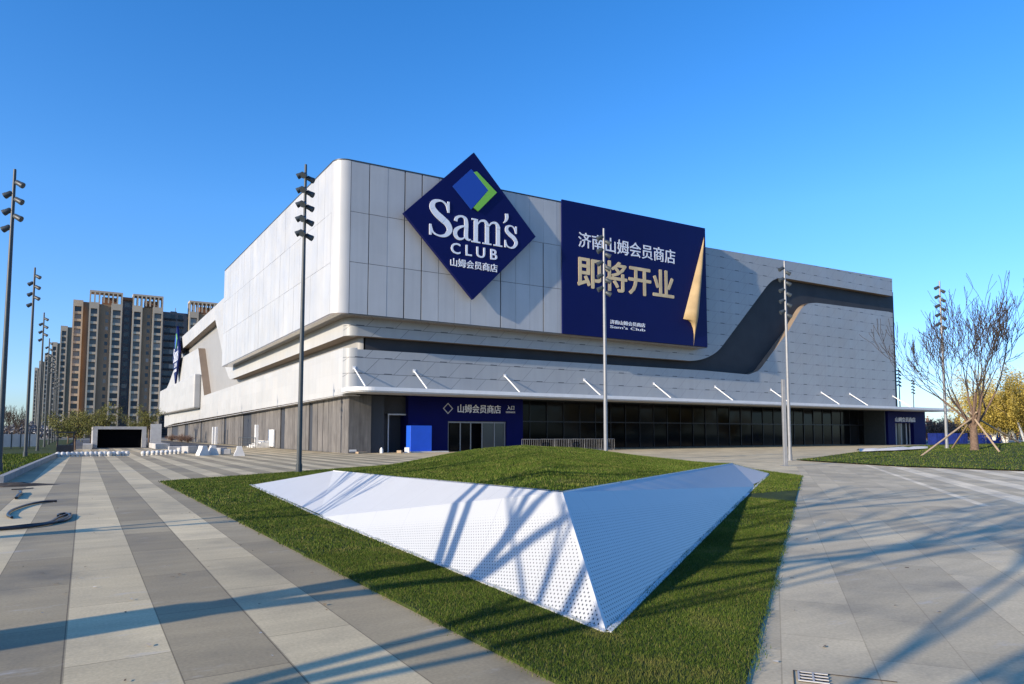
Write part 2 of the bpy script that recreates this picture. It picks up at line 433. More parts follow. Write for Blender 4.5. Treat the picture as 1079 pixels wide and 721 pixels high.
# the facetted, perforated wall
def facet_mat(name, col, perf):
    m = mat(name, col, .35, 0, .5); t = NT(m)
    nz = t.noise(1.2, 4)
    c = t.ramp(nz, [(.3, tuple(q*.96 for q in col)), (.7, col)])
    uv = t.n('ShaderNodeUVMap'); uv.uv_map = 'UVMap'
    p = t.xyz(uv.outputs[0])
    # fabricated sheets: fine seams
    seam = t.math('LESS_THAN', t.math('FRACT', t.math('DIVIDE', t.math('ADD', p[0], 50.0), 1.2)), .006)
    c = t.mix(t.math('MULTIPLY', seam, .45), c, (.15,.16,.17))
    if perf:
        s = .036; su = .054
        row = t.math('FLOOR', t.math('DIVIDE', p[1], s))
        fx = t.math('SUBTRACT', t.math('FRACT', t.math('ADD', t.math('DIVIDE', t.math('ADD', p[0], 40.0), su), t.math('MULTIPLY', t.math('MODULO', row, 2.0), .5))), .5)
        fy = t.math('SUBTRACT', t.math('FRACT', t.math('DIVIDE', p[1], s)), .5)
        fx = t.math('MULTIPLY', fx, su); fy = t.math('MULTIPLY', fy, s)
        rr = t.math('ADD', t.math('MULTIPLY', fx, fx), t.math('MULTIPLY', fy, fy))
        # holes grow from the top edge to the foot (UV v = distance below the ridge)
        size = t.ramp(t.math('DIVIDE', p[1], 1.5), [(.10, 0.0), (.22, .0065), (.6, .0085), (1.0, .0102)])
        s2 = t.math('MULTIPLY', size, size)
        hole_ = t.math('LESS_THAN', rr, s2)
        c = t.mix(hole_, c, (.012,.013,.016))
        pass
    t.color(c); return m
M['facet'] = facet_mat('white_folded_plate', (.51,.52,.515), False)
M['facet_p'] = facet_mat('perforated_plate', (.46,.47,.465), True)
root = empty('facetted_wall', (4.2,5.74,0), 0, 'white folded metal wall with perforated faces edging the grass mound', 'sculpture')
def facet(name, pts, m, top_edge, thick=.03):
    """pts: outline; top_edge: two points; UV u along that edge, v down the face"""
    a = np.array(top_edge[0]); e = np.array(top_edge[1])-a; e = e/np.linalg.norm(e)
    P = [np.array(p, float) for p in pts]
    nrm = np.cross(P[1]-P[0], P[2]-P[0]); nrm /= np.linalg.norm(nrm)
    if np.dot(nrm, np.array((0,0,1.6))-P[0]) < 0: nrm = -nrm
    dn = np.cross(nrm, e)
    cen = sum(P)/len(P)
    if np.dot(cen-a, dn) < 0: dn = -dn
    bm = MB(); bm.prism([tuple(p) for p in P], tuple(-nrm*thick), side=1)
    me = bm.mesh(name); uvl = me.uv_layers.new(name='UVMap')
    for lp in me.loops:
        q = np.array(me.vertices[lp.vertex_index].co)-a
        uvl.data[lp.index].uv = (float(np.dot(q,e)), float(np.dot(q,dn)))
    o = link(name, me, [m, M['facet']], root); o.location = (-root.location[0], -root.location[1], 0); return o
facet('upper_plate', [LT,G1,P1], M['facet'], (LT,P1))
facet('upper_plate', [G1,P2,P1], M['facet'], (P1,P2))
facet('perforated_plate', [G1,TIP,P2], M['facet_p'], (G1,P2))
facet('perforated_plate', [TIP,G2,P2], M['facet_p'], (P2,G2))
facet('upper_plate', [P2,G2,P3], M['facet'], (P2,P3))
facet('upper_plate', [G2,RTIP,P3], M['facet'], (P3,RTIP))
bm_ = MB()
bm_.tube([P1,P2,P3], .012, 6)
o = bm_.build('top_rail', M['white_metal'], root); o.location = (-root.location[0], -root.location[1], 0)
bm_ = MB()
for a, c in ((LT,G1),(G1,TIP),(TIP,G2),(G2,RTIP)):
    a = np.array(a); c = np.array(c); e = (c-a)/np.linalg.norm(c-a); n_ = np.array((e[1],-e[0],0))
    if np.dot(n_, np.array((10,15,0))-a) > 0: n_ = -n_
    bm_.prism([tuple(np.array((a[0],a[1],.0))+n_*.035),tuple(np.array((c[0],c[1],.0))+n_*.035),tuple(np.array((c[0],c[1],.0))-n_*.02),tuple(np.array((a[0],a[1],.0))-n_*.02)],(0,0,.04))
o = bm_.build('base_flashing', M['white_metal'], root); o.location = (-root.location[0], -root.location[1], 0)

# right-hand lawn, rising into a low bank
def berm(x, y):
    s = (x-33.5)*.78+(y-15)*.0
    t_ = np.clip((x-34)/26, 0, 1); e = np.clip((24.5+ .08*(x-34) - y)/10, 0, 1)
    return .05+1.55*t_*t_*(3-2*t_)*(.35+.65*e)
lp = [onG(838,485.5), onG(950,492.3), onG(1079,497), (36.5,6), (75,-12), (120,-12), (120,30), onG(1010,474), onG(950,477.5)]
lawn_poly = [(p[0],p[1]) for p in lp]
nx, ny = 70, 40; gx = np.linspace(27,120,nx); gy = np.linspace(-12,45,ny)
X_, Y_ = np.meshgrid(gx, gy); 
b = MB()
bmx = bmesh.new(); vv = [bmx.verts.new((p[0],p[1],0)) for p in lawn_poly]; f = bmx.faces.new(vv)
bmesh.ops.triangulate(bmx, faces=[f]); 
for _ in range(5): bmesh.ops.subdivide_edges(bmx, edges=[e for e in bmx.edges if e.calc_length() > 1.6], cuts=1, use_grid_fill=True); bmesh.ops.triangulate(bmx, faces=[f for f in bmx.faces if len(f.verts)>4])
for v in bmx.verts: v.co.z = float(berm(v.co.x, v.co.y))+.01
bmesh.ops.recalc_face_normals(bmx, faces=bmx.faces)
me = bpy.data.meshes.new('bank_lawn'); bmx.to_mesh(me); bmx.free(); me.polygons.foreach_set('use_smooth', [True]*len(me.polygons))
bank = link('bank_lawn', me, M['lawn']); tag(bank, kind='structure')
if sum(p.normal.z for p in me.polygons) < 0: me.flip_normals()
n = 110000; x = rng.uniform(27,75,n); y = rng.uniform(2,30,n); k = inside(lawn_poly,x,y); x=x[k]; y=y[k]
bl = blades('g', np.stack([x,y,berm(x,y)],1), .07, .022, M['blade'], .6)
n = 26000; x = rng.uniform(-14,KX,n); y = rng.uniform(27.8,60,n); k = x < KX-.5+(y-27.6)*.018
bl2 = blades('g', np.stack([x[k],y[k],np.full(k.sum(),.12)],1), .12, .022, M['blade'], .6)
tag(link('bank_grass', join_meshes('bank_grass', [bl]), M['blade']), 'short grass on the bank at the right of the paving', 'grass', kind='stuff')
tag(link('side_grass', join_meshes('side_grass', [bl2]), M['blade']), 'strip of grass behind the kerb on the left', 'grass', kind='stuff')

# ------------------------------------------------------------------ the store
XA, YA, XD, YD = 15.9, 51.2, 17.4, 52.6
store = empty('warehouse_store', (17.4,52.6,0), 0, 'huge grey and white metal clad store with swooping dark ribbon and canopy', 'store')
def sb(mb, name, m, parent=None, label=None):
    o = mb.build(name, m, parent or store)
    if parent is None: o.location = (-17.4,-52.6,0)
    if label: o['label'] = label
    return o
def smooth_poly(pts, rounds, n=6):
    """rounds the corners listed in rounds {index: radius} of a 2-D outline"""
    out = []; L = len(pts)
    for i, p in enumerate(pts):
        if i not in rounds: out.append(p); continue
        p = np.array(p, float); a = np.array(pts[i-1], float)-p; c = np.array(pts[(i+1)%L], float)-p
        r = rounds[i]; a = a/np.linalg.norm(a)*r; c = c/np.linalg.norm(c)*r
        for k in range(n+1):
            t_ = k/n; q = p+a*(1-t_)**2+c*t_**2; out.append(tuple(q))
    return out
# recess walls / core
b = MB()
core = [(18.6,175),(18.6,53.9)]+[(18.6+.6-.6*math.cos(t_), 53.9-.6*math.sin(t_)) for t_ in [math.pi/2*k/6 for k in range(1,6)]]+[(19.2,53.3),(95.6,53.3),(95.6,175),(95.7,175)]
core = core[:-4]+[(19.2,56),(19.2,175)]
b.prism([(p[0],p[1],4.95) for p in core], (0,0,17.0))
b.box(18.6,60,175.02,195,4.0,12.0)
M['recess_grey'] = noisy('grey_recess_cladding', (.29,.285,.27), .05, .3, .5)
sb(b, 'side_recess_wall', M['recess_grey'])
b = MB(); b.box(19.21,98.0,53.33,175,4.96,21.9); sb(b, 'front_recess_wall', M['charcoal'])

def corner_wall(mb, X, Y, r, z0, z1, n=10):
    """fillet between the side plane X and the front plane Y (solid quarter ring, outer face smooth)"""
    vs = []; fs = []
    for k in range(n+1):
        t_ = math.pi/2*k/n; x = X+r-r*math.cos(t_); y = Y+r-r*math.sin(t_)
        vs += [(x,y,z0),(x,y,z1)]
    for k in range(n): fs.append((2*k,2*k+2,2*k+3,2*k+1))
    mb.raw(vs, fs, True)
    mb.raw([v for v in vs[0::2]]+[(X+r,Y+r,z0)], [tuple(range(n+2))]); mb.raw([v for v in vs[1::2]]+[(X+r,Y+r,z1)], [tuple(range(n+2))])

# A: upper block with tall panels
zA0, rA = 10.92, 1.15
def zAf(x): return 23.05+(x-16)*.0178        # parapet lines rise slightly
def zAl(y): return 23.05+(y-51)*.0255
AX1, AY1 = 57.0, 101.6
b = MB(); dpt = .06
b.prism([(XA+dpt,YA+rA,zA0),(XA+dpt,AY1-.02,zA0),(XA+dpt,AY1-.02,zAl(AY1)-.05),(XA+dpt,YA+rA,zAl(YA)-.05)], (1.44,0,0))
b.prism([(XA+rA,YA+dpt,zA0),(AX1-.02,YA+dpt,zA0),(AX1-.02,YA+dpt,zAf(AX1)-.05),(XA+rA,YA+dpt,zAf(XA)-.05)], (0,1.34,0))
upper = sb(b, 'upper_block', M['backing'])
b = MB()
corner_wall(b, XA, YA, rA, zA0, 23.06, 14)
rows = [(0,.335),(.335,.665),(.665,1.0)]
x = XA+rA+.04; k = 0
w = 1.53
cg = .02
while x < AX1-.2:
    x1 = min(x+w, AX1); cg = random.choice([.02,.035,.07,.10])
    for ri,(a,c) in enumerate(rows):
        zt = zAf((x+x1)/2); z0 = zA0+(zt-zA0)*a; z1 = zA0+(zt-zA0)*c
        g = random.choice([cg,cg,cg,.014]); dy = random.uniform(0,.012)
        b.prism([(x,YA+dy,z0+.018),(x1-g,YA+dy,z0+.018),(x1-g,YA+dy,(zAf(x1) if ri==2 else z1)-.018),(x,YA+dy,(zAf(x) if ri==2 else z1)-.018)], (0,.05,0))
    x = x1
y = YA+rA+.04
while y < AY1-.2:
    y1 = min(y+1.85, AY1)
    for ri,(a,c) in enumerate(rows):
        zt = zAl((y+y1)/2); z0 = zA0+(zt-zA0)*a; z1 = zA0+(zt-zA0)*c
        g = random.choice([.01,.012,.012,.03,.05]); dx = random.uniform(0,.012)
        b.prism([(XA+dx,y,z0+.012),(XA+dx,y1-g,z0+.012),(XA+dx,y1-g,(zAl(y1) if ri==2 else z1)-.012),(XA+dx,y,(zAl(y) if ri==2 else z1)-.012)], (.05,0,0))
    y = y1
sb(b, 'metal_panels', M['panel'], upper)
b = MB()   # parapet capping: thin dark line along the roof edge
b.prism([(XA-.02,YA+rA,23.06),(XA+1.5,YA+rA,23.06),(XA+1.5,YA+rA,23.16),(XA-.02,YA+rA,23.16)], (0,AY1-YA-rA,zAl(AY1)-23.03))
b.prism([(XA+rA,YA-.02,23.06),(XA+rA,YA+1.4,23.06),(XA+rA,YA+1.4,23.16),(XA+rA,YA-.02,23.16)], (AX1-XA-rA,0,zAf(AX1)-23.04))
corner_wall(b, XA-.02, YA-.02, rA, 23.07, 23.16, 10)
sb(b, 'parapet_cap', M['dark_metal'], upper)
b = MB()
b.box(XA+.05,XD+1.2,YA+rA,AY1-.05,zA0-.07,zA0-.012); b.box(XA+rA,AX1-.03,YA+.05,YD+1.2,zA0-.068,zA0-.014)
corner_wall(b, XA+.03, YA+.03, rA, zA0-.07, zA0-.01, 10)
sb(b, 'soffit', M['soffit'], upper)

# B: upper shell, swooping up on both sides
rB = .9; zB0 = 9.42
b = MB(); b.mi = 0
pf = [(XD+rB,zB0),(57.2,9.52),(60.2,10.75),(67.6,17.9),(70.4,20.62),(72.9,20.72),(96.5,21.05),(96.58,23.57),(58.6,22.56),(XD+rB,22.3)]
pf = smooth_poly(pf, {1:1.8, 2:1.2, 4:2.0}, 8)
b.prism([(p[0],YD,p[1]) for p in pf], (0,1.38,0), side=2)
b.mi = 1
pl = [(YD+rB,zB0),(104.3,9.27),(108.2,11.4),(113.68,16.04),(118.9,20.07),(172.6,19.9),(177.6,22.78),(111.1,22.34),(YD+rB,22.2)]
pl = smooth_poly(pl, {1:1.6}, 6)
b.prism([(XD,p[0],p[1]) for p in pl], (1.18,0,0), side=2)
b.mi = 0; corner_wall(b, XD, YD, rB, zB0, 22.2, 12)
sb(b, 'upper_shell', [M['shell_front'], M['shell_side'], M['reveal']])
b = MB(); b.box(70.6,96.4,YD+.05,53.98,20.55,20.62); 
# D: lower shell
b = MB(); b.mi = 0
pf = [(XD+rB,5.25),(96.19,5.25),(96.34,18.62),(95.3,18.69),(77.9,18.25),(76.0,17.7),(72.76,14.03),(67.2,9.0),(65.3,8.45),(57.65,8.56),(XD+rB,8.33)]
pf = smooth_poly(pf, {4:1.6,5:1.2,7:.5}, 8)
b.prism([(p[0],YD,p[1]) for p in pf], (0,1.38,0), side=2)
b.mi = 1
pl = [(YD+rB,4.72),(173,3.9),(196.2,3.3),(196.2,12.6),(188.4,14.0),(172.1,18.2),(137.9,17.45),(128.5,8.16),(YD+rB,8.46)]
b.prism([(XD,p[0],p[1]) for p in pl], (1.18,0,0), side=2)
b.mi = 0; corner_wall(b, XD, YD, rB, 4.74, 8.44, 12)
sb(b, 'lower_shell', [M['shell_front'], M['shell_side'], M['reveal']])
# projecting side box
b = MB()
b.prism([(16.2,132.4,6.1),(16.2,197,6.45),(16.2,197,12.5),(16.2,132.4,12.2)], (1.17,0,0))
o = sb(b, 'side_box', M['shell_side'])
bv = o.modifiers.new('bevel','BEVEL'); bv.width = .25; bv.segments = 3
# soffit under the side shell
b = MB(); b.prism([(XD+.06,YD+rB,4.66),(18.9,YD+rB,4.66),(18.9,196,3.24),(XD+.06,196,3.24)], (0,0,.05))
sb(b, 'side_soffit', M['light_grey'])

# canopy
YC = 50.1
b = MB(); rC = 1.6
cp = [(17.25,YD+.6),(17.25,YC+rC)]+[(17.25+rC-rC*math.cos(t_),YC+rC-rC*math.sin(t_)) for t_ in [math.pi/2*k/10 for k in range(1,10)]]+[(17.25+rC,YC),(107,YC),(107,YD+.6)]
b.prism([(p[0],p[1],4.9) for p in cp], (0,0,.30))
canopy = sb(b, 'canopy', M['white_metal'])
b = MB(); b.prism([(p[0]+.12,p[1]+.1,4.80) for p in cp], (0,0,.095)); b.box(97.9,106.9,YD+.62,58,4.82,5.1)
sb(b, 'canopy_soffit', M['light_grey'], canopy)
for xw in (18.05,23.23,32.11,41.18,50.37,59.67,69.31,79.18,85.34,95.59):
    b = MB(); b.tube([(xw,YD+.02,6.82),(xw+.12,YC+.2,5.22)], .06, 8)
    b.box(xw-.12,xw+.12,YD-.03,YD+.01,6.68,6.96)
    sb(b, 'tie_rod', M['white_metal'], canopy)

# ground floor, side: tall stone panels with dark slots
XW = 18.15
b = MB(); b.box(XW+.12,24,56.3,195,-.02,4.9); b.box(XW+.12,21.3,54.3,56.3,-.02,4.78)
sb(b, 'side_core', M['backing'])
slots = [tuple(onX(q,470,XW)[1] for q in s) for s in ((186.6,180),(196.5,194.5),(212.6,211),(237,235),(264.8,255.3),(298,296.6),(329,324.8))]
b = MB(); y = 54.2
while y < 195:
    y1 = y+random.choice([1.15,1.15,1.5,.9])*(1+(y-54)/90)
    mid_ = (y+y1)/2
    if any(s[0]-.25 < mid_ < s[1]+.25 for s in slots):
        if b.v: sb(b, 'stone_panels', M['stone'])
        b = MB()
    else:
        b.box(XW+random.uniform(0,.03),XW+.11,y,y1-random.choice([.03,.04,.08,.12]),0,4.7)
    y = y1
if b.v: sb(b, 'stone_panels', M['stone'])
b = MB(); b.box(XW,XW+1.9,54.02,54.12,0,4.75); sb(b, 'stone_return', M['stone'])

# ground floor, front: glazed wall set back under the canopy
b = MB()
x = 21.0
while x < 95.9:
    for (z0,z1) in ((.1,2.8),(2.82,4.95)):
        a1, a2 = random.gauss(0,.012), random.gauss(0,.012)
        b.prism([(x,57.2+a1,z0),(min(x+2.1,95.9),57.2-a1,z0),(min(x+2.1,95.9),57.2-a1+a2,z1),(x,57.2+a1+a2,z1)], (0,.06,0))
    x += 2.1
b.box(20.1,96,57.32,57.4,0,4.95)
sb(b, 'shop_front_glass', M['shopglass'])
b = MB(); x = 21.0
while x < 95.5:
    b.box(x-.035,x+.035,57.11,57.19,0,4.9); x += 2.1
b.box(20.1,96,57.09,57.18,2.75,2.87); b.box(20.1,96,57.09,57.18,0,.12)
sb(b, 'mullions', M['black_pl'])
b = MB(); b.box(20.05,96.2,54.02,57.6,4.86,4.94); b.box(95.9,96.1,54.1,57.6,0,4.86)
sb(b, 'recess_ceiling', M['dark_metal'])
b = MB()
b.box(20.2,22.0,55.2,55.35,0,3.0); b.box(20.2,25.2,55.2,55.35,3.3,4.8)
sb(b, 'corner_pier', M['charcoal'])
b = MB()
for xx in (22.0,25.0): b.box(xx-.05,xx+.05,55.1,55.2,0,3.3)
b.box(22.05,24.95,55.1,55.2,3.18,3.3)
d_ = sb(b, 'side_entrance_frame', M['light_grey'])
# text tools
def text_mesh(body, bold=0.0, ext=.02):
    cu = bpy.data.curves.new('t', 'FONT'); cu.body = body; cu.size = 1; cu.extrude = ext; cu.offset = bold; cu.resolution_u = 3
    o = bpy.data.objects.new('t', cu); COL.objects.link(o); bpy.context.view_layer.update()
    me = bpy.data.meshes.new_from_object(o.evaluated_get(bpy.context.evaluated_depsgraph_get()))
    bpy.data.objects.remove(o); bpy.data.curves.remove(cu)
    for v in me.vertices: v.co = (v.co.x, v.co.y, v.co.z)
    me.materials.clear()
    return me
def place_text(name, body, x0, x1, z0, z1, y, m, parent, bold=0.0, shear=None, depth=.06):
    """letters standing on the plane y, facing -Y, fitted to the rectangle"""
    me = text_mesh(body, 0.0)
    if bold:
        bm = bmesh.new(); base = me.copy()
        for k, (du, dv) in enumerate(((bold,0),(-bold,0),(0,bold*.6),(0,-bold*.6),(bold*.7,bold*.5),(-bold*.7,-bold*.5))):
            n0 = len(bm.verts); bm.from_mesh(base); bm.verts.ensure_lookup_table()
            for v in bm.verts[n0:]: v.co.x += du; v.co.y += dv; v.co.z += .0012*(k+1)
        bm.from_mesh(base); bm.to_mesh(me); bm.free(); bpy.data.meshes.remove(base)
    co = np.array([v.co for v in me.vertices])
    lo = co.min(0); hi = co.max(0)
    for v in me.vertices:
        u = (v.co.x-lo[0])/(hi[0]-lo[0]); w_ = (v.co.y-lo[1])/(hi[1]-lo[1]); d = (v.co.z-lo[2])/max(hi[2]-lo[2],1e-6)
        v.co = (x0+(x1-x0)*u, y-d*depth, z0+(z1-z0)*w_)
    me.name = name
    return link(name, me, m, parent)

# blue entrance, left
ent = empty('entrance_portal', (0,0,0)); ent.parent = store; ent.location = (-17.4,-52.6,0)
YE = 54.6
ex = lambda px: onY(px,460,YE)[0]
e0, e1 = ex(430), ex(551)
d0, d1 = ex(472), ex(534)
b = MB(); b.box(e0,d0,YE,57,0,4.85); b.box(d1,e1,YE,57,0,4.85); b.box(d0+.002,d1-.002,YE,57,2.72,4.845)
b.build('blue_surround', M['navy_ent'], ent)
b = MB(); b.box(d0,d1,YE+1.3,YE+1.35,.05,2.7); b.build('door_glass', M['shopglass'], ent)
b = MB(); b.box(ex(510),d1-.01,YE+.25,YE+.3,.05,2.7); b.build('sliding_door', M['doorglass'], ent)
b = MB()
for q in (473,486,497,509,522,533): 
    xx = ex(q); b.box(xx-.05,xx+.05,YE+.18,YE+.24,0,2.7)
b.box(d0,d1,YE+.19,YE+.245,2.55,2.69); b.build('door_frame', M['silver'], ent)
tx = lambda px,py: onY(px,py,YE)
a_, c_ = tx(482,434), tx(527.5,426)
place_text('lettering', '山姆会员商店', a_[0], c_[0], tx(505,435.5)[2], tx(505,426.6)[2], YE-.01, M['letter'], ent, .012)
place_text('lettering', '入口', tx(534,430)[0], tx(541.5,430)[0], tx(538,432)[2], tx(538,427.5)[2], YE-.01, M['letter'], ent, .01)
place_text('lettering', 'ENTRANCE', tx(533,430)[0], tx(542.5,430)[0], tx(538,435.4)[2], tx(538,433.6)[2], YE-.01, M['letter'], ent, .0)
# small diamond emblem beside the lettering
b = MB(); cx_, _, cz_ = tx(472,430.5); s_ = .42
for k, (r0) in enumerate((.5,)):
    pts = [(cx_,cz_+r0),(cx_+r0,cz_),(cx_,cz_-r0),(cx_-r0,cz_)]; ins = [(cx_,cz_+r0*.8),(cx_+r0*.8,cz_),(cx_,cz_-r0*.8),(cx_-r0*.8,cz_)]
    for i in range(4):
        p,q,q2,p2 = pts[i],pts[(i+1)%4],ins[(i+1)%4],ins[i]
        b.prism([(p[0],YE-.03,p[1]),(q[0],YE-.03,q[1]),(q2[0],YE-.03,q2[1]),(p2[0],YE-.03,p2[1])],(0,.02,0))
b.build('emblem', M['light_grey'], ent)
# blue hoarding box in front of it
b = MB(); q0, q1 = onY(432.5,460,53.6)[0], onY(455,460,53.6)[0]; b.box(q0,q1,53.6,54.5,0,onY(440,448.5,53.6)[2])
o = b.build('hoarding_box', M['blue']); tag(o, 'bright blue boarded box standing beside the blue store entrance', 'hoarding')
bv = o.modifiers.new('bevel','BEVEL'); bv.width = .02; bv.segments = 1
b = MB(); b.box(e0-.3,e0+3.2,53.2,54.55,0,.1); sb(b, 'entrance_step', M['white_conc'])
# blue entrance, right
ent2 = empty('entrance_portal', (0,0,0)); ent2.parent = store; ent2.location = (-17.4,-52.6,0)
YE2 = 53.9
ex2 = lambda px: onY(px,455,YE2)[0]
b = MB(); f0,f1,g0,g1 = ex2(936),ex2(975.5),ex2(943.5),ex2(963)
b.box(f0,g0,YE2,57.1,0,4.8); b.box(g1,f1,YE2,57.1,0,4.8); b.box(g0+.002,g1-.002,YE2,57.1,3.1,4.795); b.build('blue_surround', M['navy_ent'], ent2)
b = MB(); b.box(g0,g1,YE2+.8,YE2+.85,0,3.1); b.build('door_glass', M['doorglass'], ent2)
b = MB()
for q in (944,948,953.5,959,962.6): xx = ex2(q); b.box(xx-.07,xx+.07,YE2+.5,YE2+.6,0,3.1)
b.build('door_frame', M['light_grey'], ent2)
tx2 = lambda px,py: onY(px,py,YE2)
place_text('lettering', '山姆会员商店', tx2(943,440)[0], tx2(964,440)[0], tx2(953,444.8)[2], tx2(953,439.8)[2], YE2-.01, M['letter'], ent2, .012)

# ------------------------------------------------------------------ serif letters for the diamond sign
def catmull(P, n=10):
    P = [np.array(p, float) for p in P]; out = []
    Q = [2*P[0]-P[1]]+P+[2*P[-1]-P[-2]]
    for i in range(1, len(Q)-2):
        for k in range(n):
            t_ = k/n; a,b_,c,d_ = Q[i-1],Q[i],Q[i+1],Q[i+2]
            out.append(.5*((2*b_)+(-a+c)*t_+(2*a-5*b_+4*c-d_)*t_*t_+(-a+3*b_-3*c+d_)*t_**3))
    out.append(P[-1]); return out
def stroke(pts):
    """pts: (x, y, half width) -> outline polygon strips (list of quads in 2-D)"""
    C = catmull(pts, 8); quads = []; prev = None
    for i, p in enumerate(C):
        d = C[min(i+1,len(C)-1)][:2]-C[max(i-1,0)][:2]; d /= (np.linalg.norm(d)+1e-9); nn = np.array((-d[1], d[0]))*.88
        l, r = p[:2]+nn*p[2], p[:2]-nn*p[2]
        if prev is not None: quads.append([prev[0], l, r, prev[1]])
        prev = (l, r)
    return quads
def rect(x0,x1,y0,y1): return [[(x0,y0),(x1,y0),(x1,y1),(x0,y1)]]
def glyphs():
    """Sam's in a bold roman, on a baseline y = 0, cap height 1, returned as quads; width ~2.9"""
    q = []
    # S
    q += stroke([(.56,.74,.035),(.50,.90,.030),(.35,.975,.028),(.17,.92,.060),(.12,.77,.085),(.22,.62,.098),(.38,.50,.105),(.54,.38,.098),(.60,.22,.082),(.50,.07,.055),(.32,.022,.028),(.15,.09,.028),(.07,.27,.034)])
    q += rect(.535,.595,.69,.99); q += rect(.045,.105,.01,.30)
    # a
    o = .70
    q += stroke([(o+.07,.50,.050),(o+.10,.60,.045),(o+.22,.66,.03),(o+.34,.62,.05),(o+.37,.50,.062),(o+.37,.30,.062),(o+.37,.12,.060),(o+.43,.045,.035),(o+.50,.06,.018)])
    q += stroke([(o+.36,.42,.022),(o+.20,.36,.040),(o+.08,.26,.058),(o+.06,.14,.060),(o+.14,.035,.045),(o+.27,.05,.025),(o+.36,.15,.02)])
    # m
    o = 1.24
    for x in (.11,.44,.77): q += rect(o+x-.058,o+x+.058,.03,.56 if x > .2 else .66)
    for x in (.11,.44,.77): q += rect(o+x-.13,o+x+.13,0,.04)
    q += rect(o-.01,o+.12,.62,.665)
    for x in (.11,.44): q += stroke([(o+x+.05,.52,.015),(o+x+.14,.63,.028),(o+x+.26,.645,.042),(o+x+.33,.56,.058),(o+x+.33,.48,.058)])
    # apostrophe
    o = 2.18
    q += stroke([(o+.09,.98,.055),(o+.10,.88,.055),(o+.07,.78,.035),(o+.0,.70,.012)])
    # s
    o = 2.20
    q += stroke([(o+.36,.48,.024),(o+.31,.60,.024),(o+.20,.65,.022),(o+.09,.60,.045),(o+.08,.49,.058),(o+.18,.39,.066),(o+.30,.31,.066),(o+.37,.19,.056),(o+.30,.06,.04),(o+.18,.02,.022),(o+.08,.07,.022),(o+.03,.20,.024)])
    q += rect(o+.345,o+.39,.45,.66); q += rect(o+.01,o+.055,.01,.22)
    return q

# diamond sign, local frame: x right, z up, face towards -Y, centre at the origin
def make_sign():
    root = empty('diamond_sign')
    h = 6.42; t_ = .34
    b = MB(); b.prism([(0,0,h),(-h,0,0),(0,0,-h),(h,0,0)], (0,t_,0)); b.build('sign_box', M['navy'], root)
    for sx, sz in ((-2,2),(2,2),(-2,-2),(2,-2)):
        b = MB(); b.tube([(sx,t_-.02,sz),(sx,t_+.42,sz)], .07, 8); b.build('bracket', M['dark_metal'], root)
    return root, h
sign, hS = make_sign()
YS = 50.45
sc = (np.array(onY(499.4,161,YS))+np.array(onY(497.4,314.8,YS)))/2; sc[2] = (onY(426.2,225.7,YS)[2]+onY(564,248,YS)[2])/2
sc[0] = (onY(426.2,225.7,YS)[0]+onY(564,248,YS)[0])/2
def sl(zx, zy):                                # measured point on the sign face, in sign coordinates
    p = onY(zx/4.005+410, zy/4.005+150, YS); return (p[0]-sc[0], p[2]-sc[2])
def flat(mb, pts, y0=-.08, y1=-.002): mb.prism([(p[0],y0,p[1]) for p in pts], (0,y1-y0,0))
b = MB(); pts = [sl(345,115),sl(420,200),sl(345,284),sl(267,186)]; flat(b, pts, -.10); b.build('emblem', M['sign_blue'], sign)
b = MB(); pts = [sl(368,125),sl(452,214),sl(374,292),sl(354,277),sl(417,205),sl(355,128)]
flat(b, [pts[0],pts[1],pts[4],pts[5]], -.12); flat(b, [pts[1],pts[2],pts[3],pts[4]], -.12); b.build('emblem_chevron', M['green'], sign)
L0, L1 = sl(163,396), sl(538,448); top = sl(205,247)
b = MB(); sx = (L1[0]-L0[0])/2.58; sz = (top[1]-L0[1])/1.0
for i, qd in enumerate(glyphs()):
    flat(b, [(L0[0]-.03+p[0]*sx, (L0[1]+L1[1])/2+p[1]*sz) for p in qd], -.05-.0004*(i % 17), -.001)
b.build('lettering', M['letter'], sign, recalc=True)
c0, c1 = sl(260,472), sl(456,496); ct = sl(265,426)
place_text('lettering', 'C L U B', c0[0], c1[0], (c0[1]+c1[1])/2, (c0[1]+c1[1])/2+(ct[1]-c0[1]), -.002, M['letter'], sign, .02, depth=.05)
c0, c1 = sl(258,522), sl(457,551); ct = sl(262,487)
place_text('lettering', '山姆会员商店', c0[0], c1[0], (c0[1]+c1[1])/2, (c0[1]+c1[1])/2+(ct[1]-c0[1])*1.0, -.002, M['letter'], sign, .014, depth=.05)
sign.location = (sc[0], YS, sc[2])
tag(sign, 'big navy diamond sign with white lettering on the front facade beside the banner', 'sign', 'diamond signs on the store')
s2 = copy_tree(sign); s2.rotation_euler = (0,0,R(-90)); s2.location = (16.55,166.5,18.9)
s2['label'] = 'navy diamond sign seen edge on at the far end of the white side wall'
# ------------------------------------------------------------------ banner
YB = YA-.16
ban = empty('banner', (0,0,0), 0, 'navy opening banner with gold characters and a curled golden corner', 'banner')
def bp_(px,py): p = onY(px,py,YB); return p
c = [bp_(592,213.5),bp_(743,244),bp_(743,365),bp_(592,351)]
x0,x1 = c[0][0], c[1][0]; zt0,zt1 = zAf(x0)+.25, zAf(x1)+.25; zb = zA0-.02
b = MB(); b.prism([(x0,YB,zb),(x1,YB,zb+.03),(x1,YB,zt1),(x0,YB,zt0)], (0,.14,0)); b.build('banner_face', M['navy'], ban)
def zl(zx,zy): p = onY(zx/4.005+570, zy/4.005+200, YB); return p[0], p[2]
a0 = zl(158,250); a1 = zl(567,308); at_ = zl(158,185); ab_=zl(567,248)
place_text('lettering', '济南山姆会员商店', a0[0], a1[0], (a0[1]+a1[1])/2, (at_[1]+ab_[1])/2, YB-.004, M['letter'], ban, .010, depth=.02)
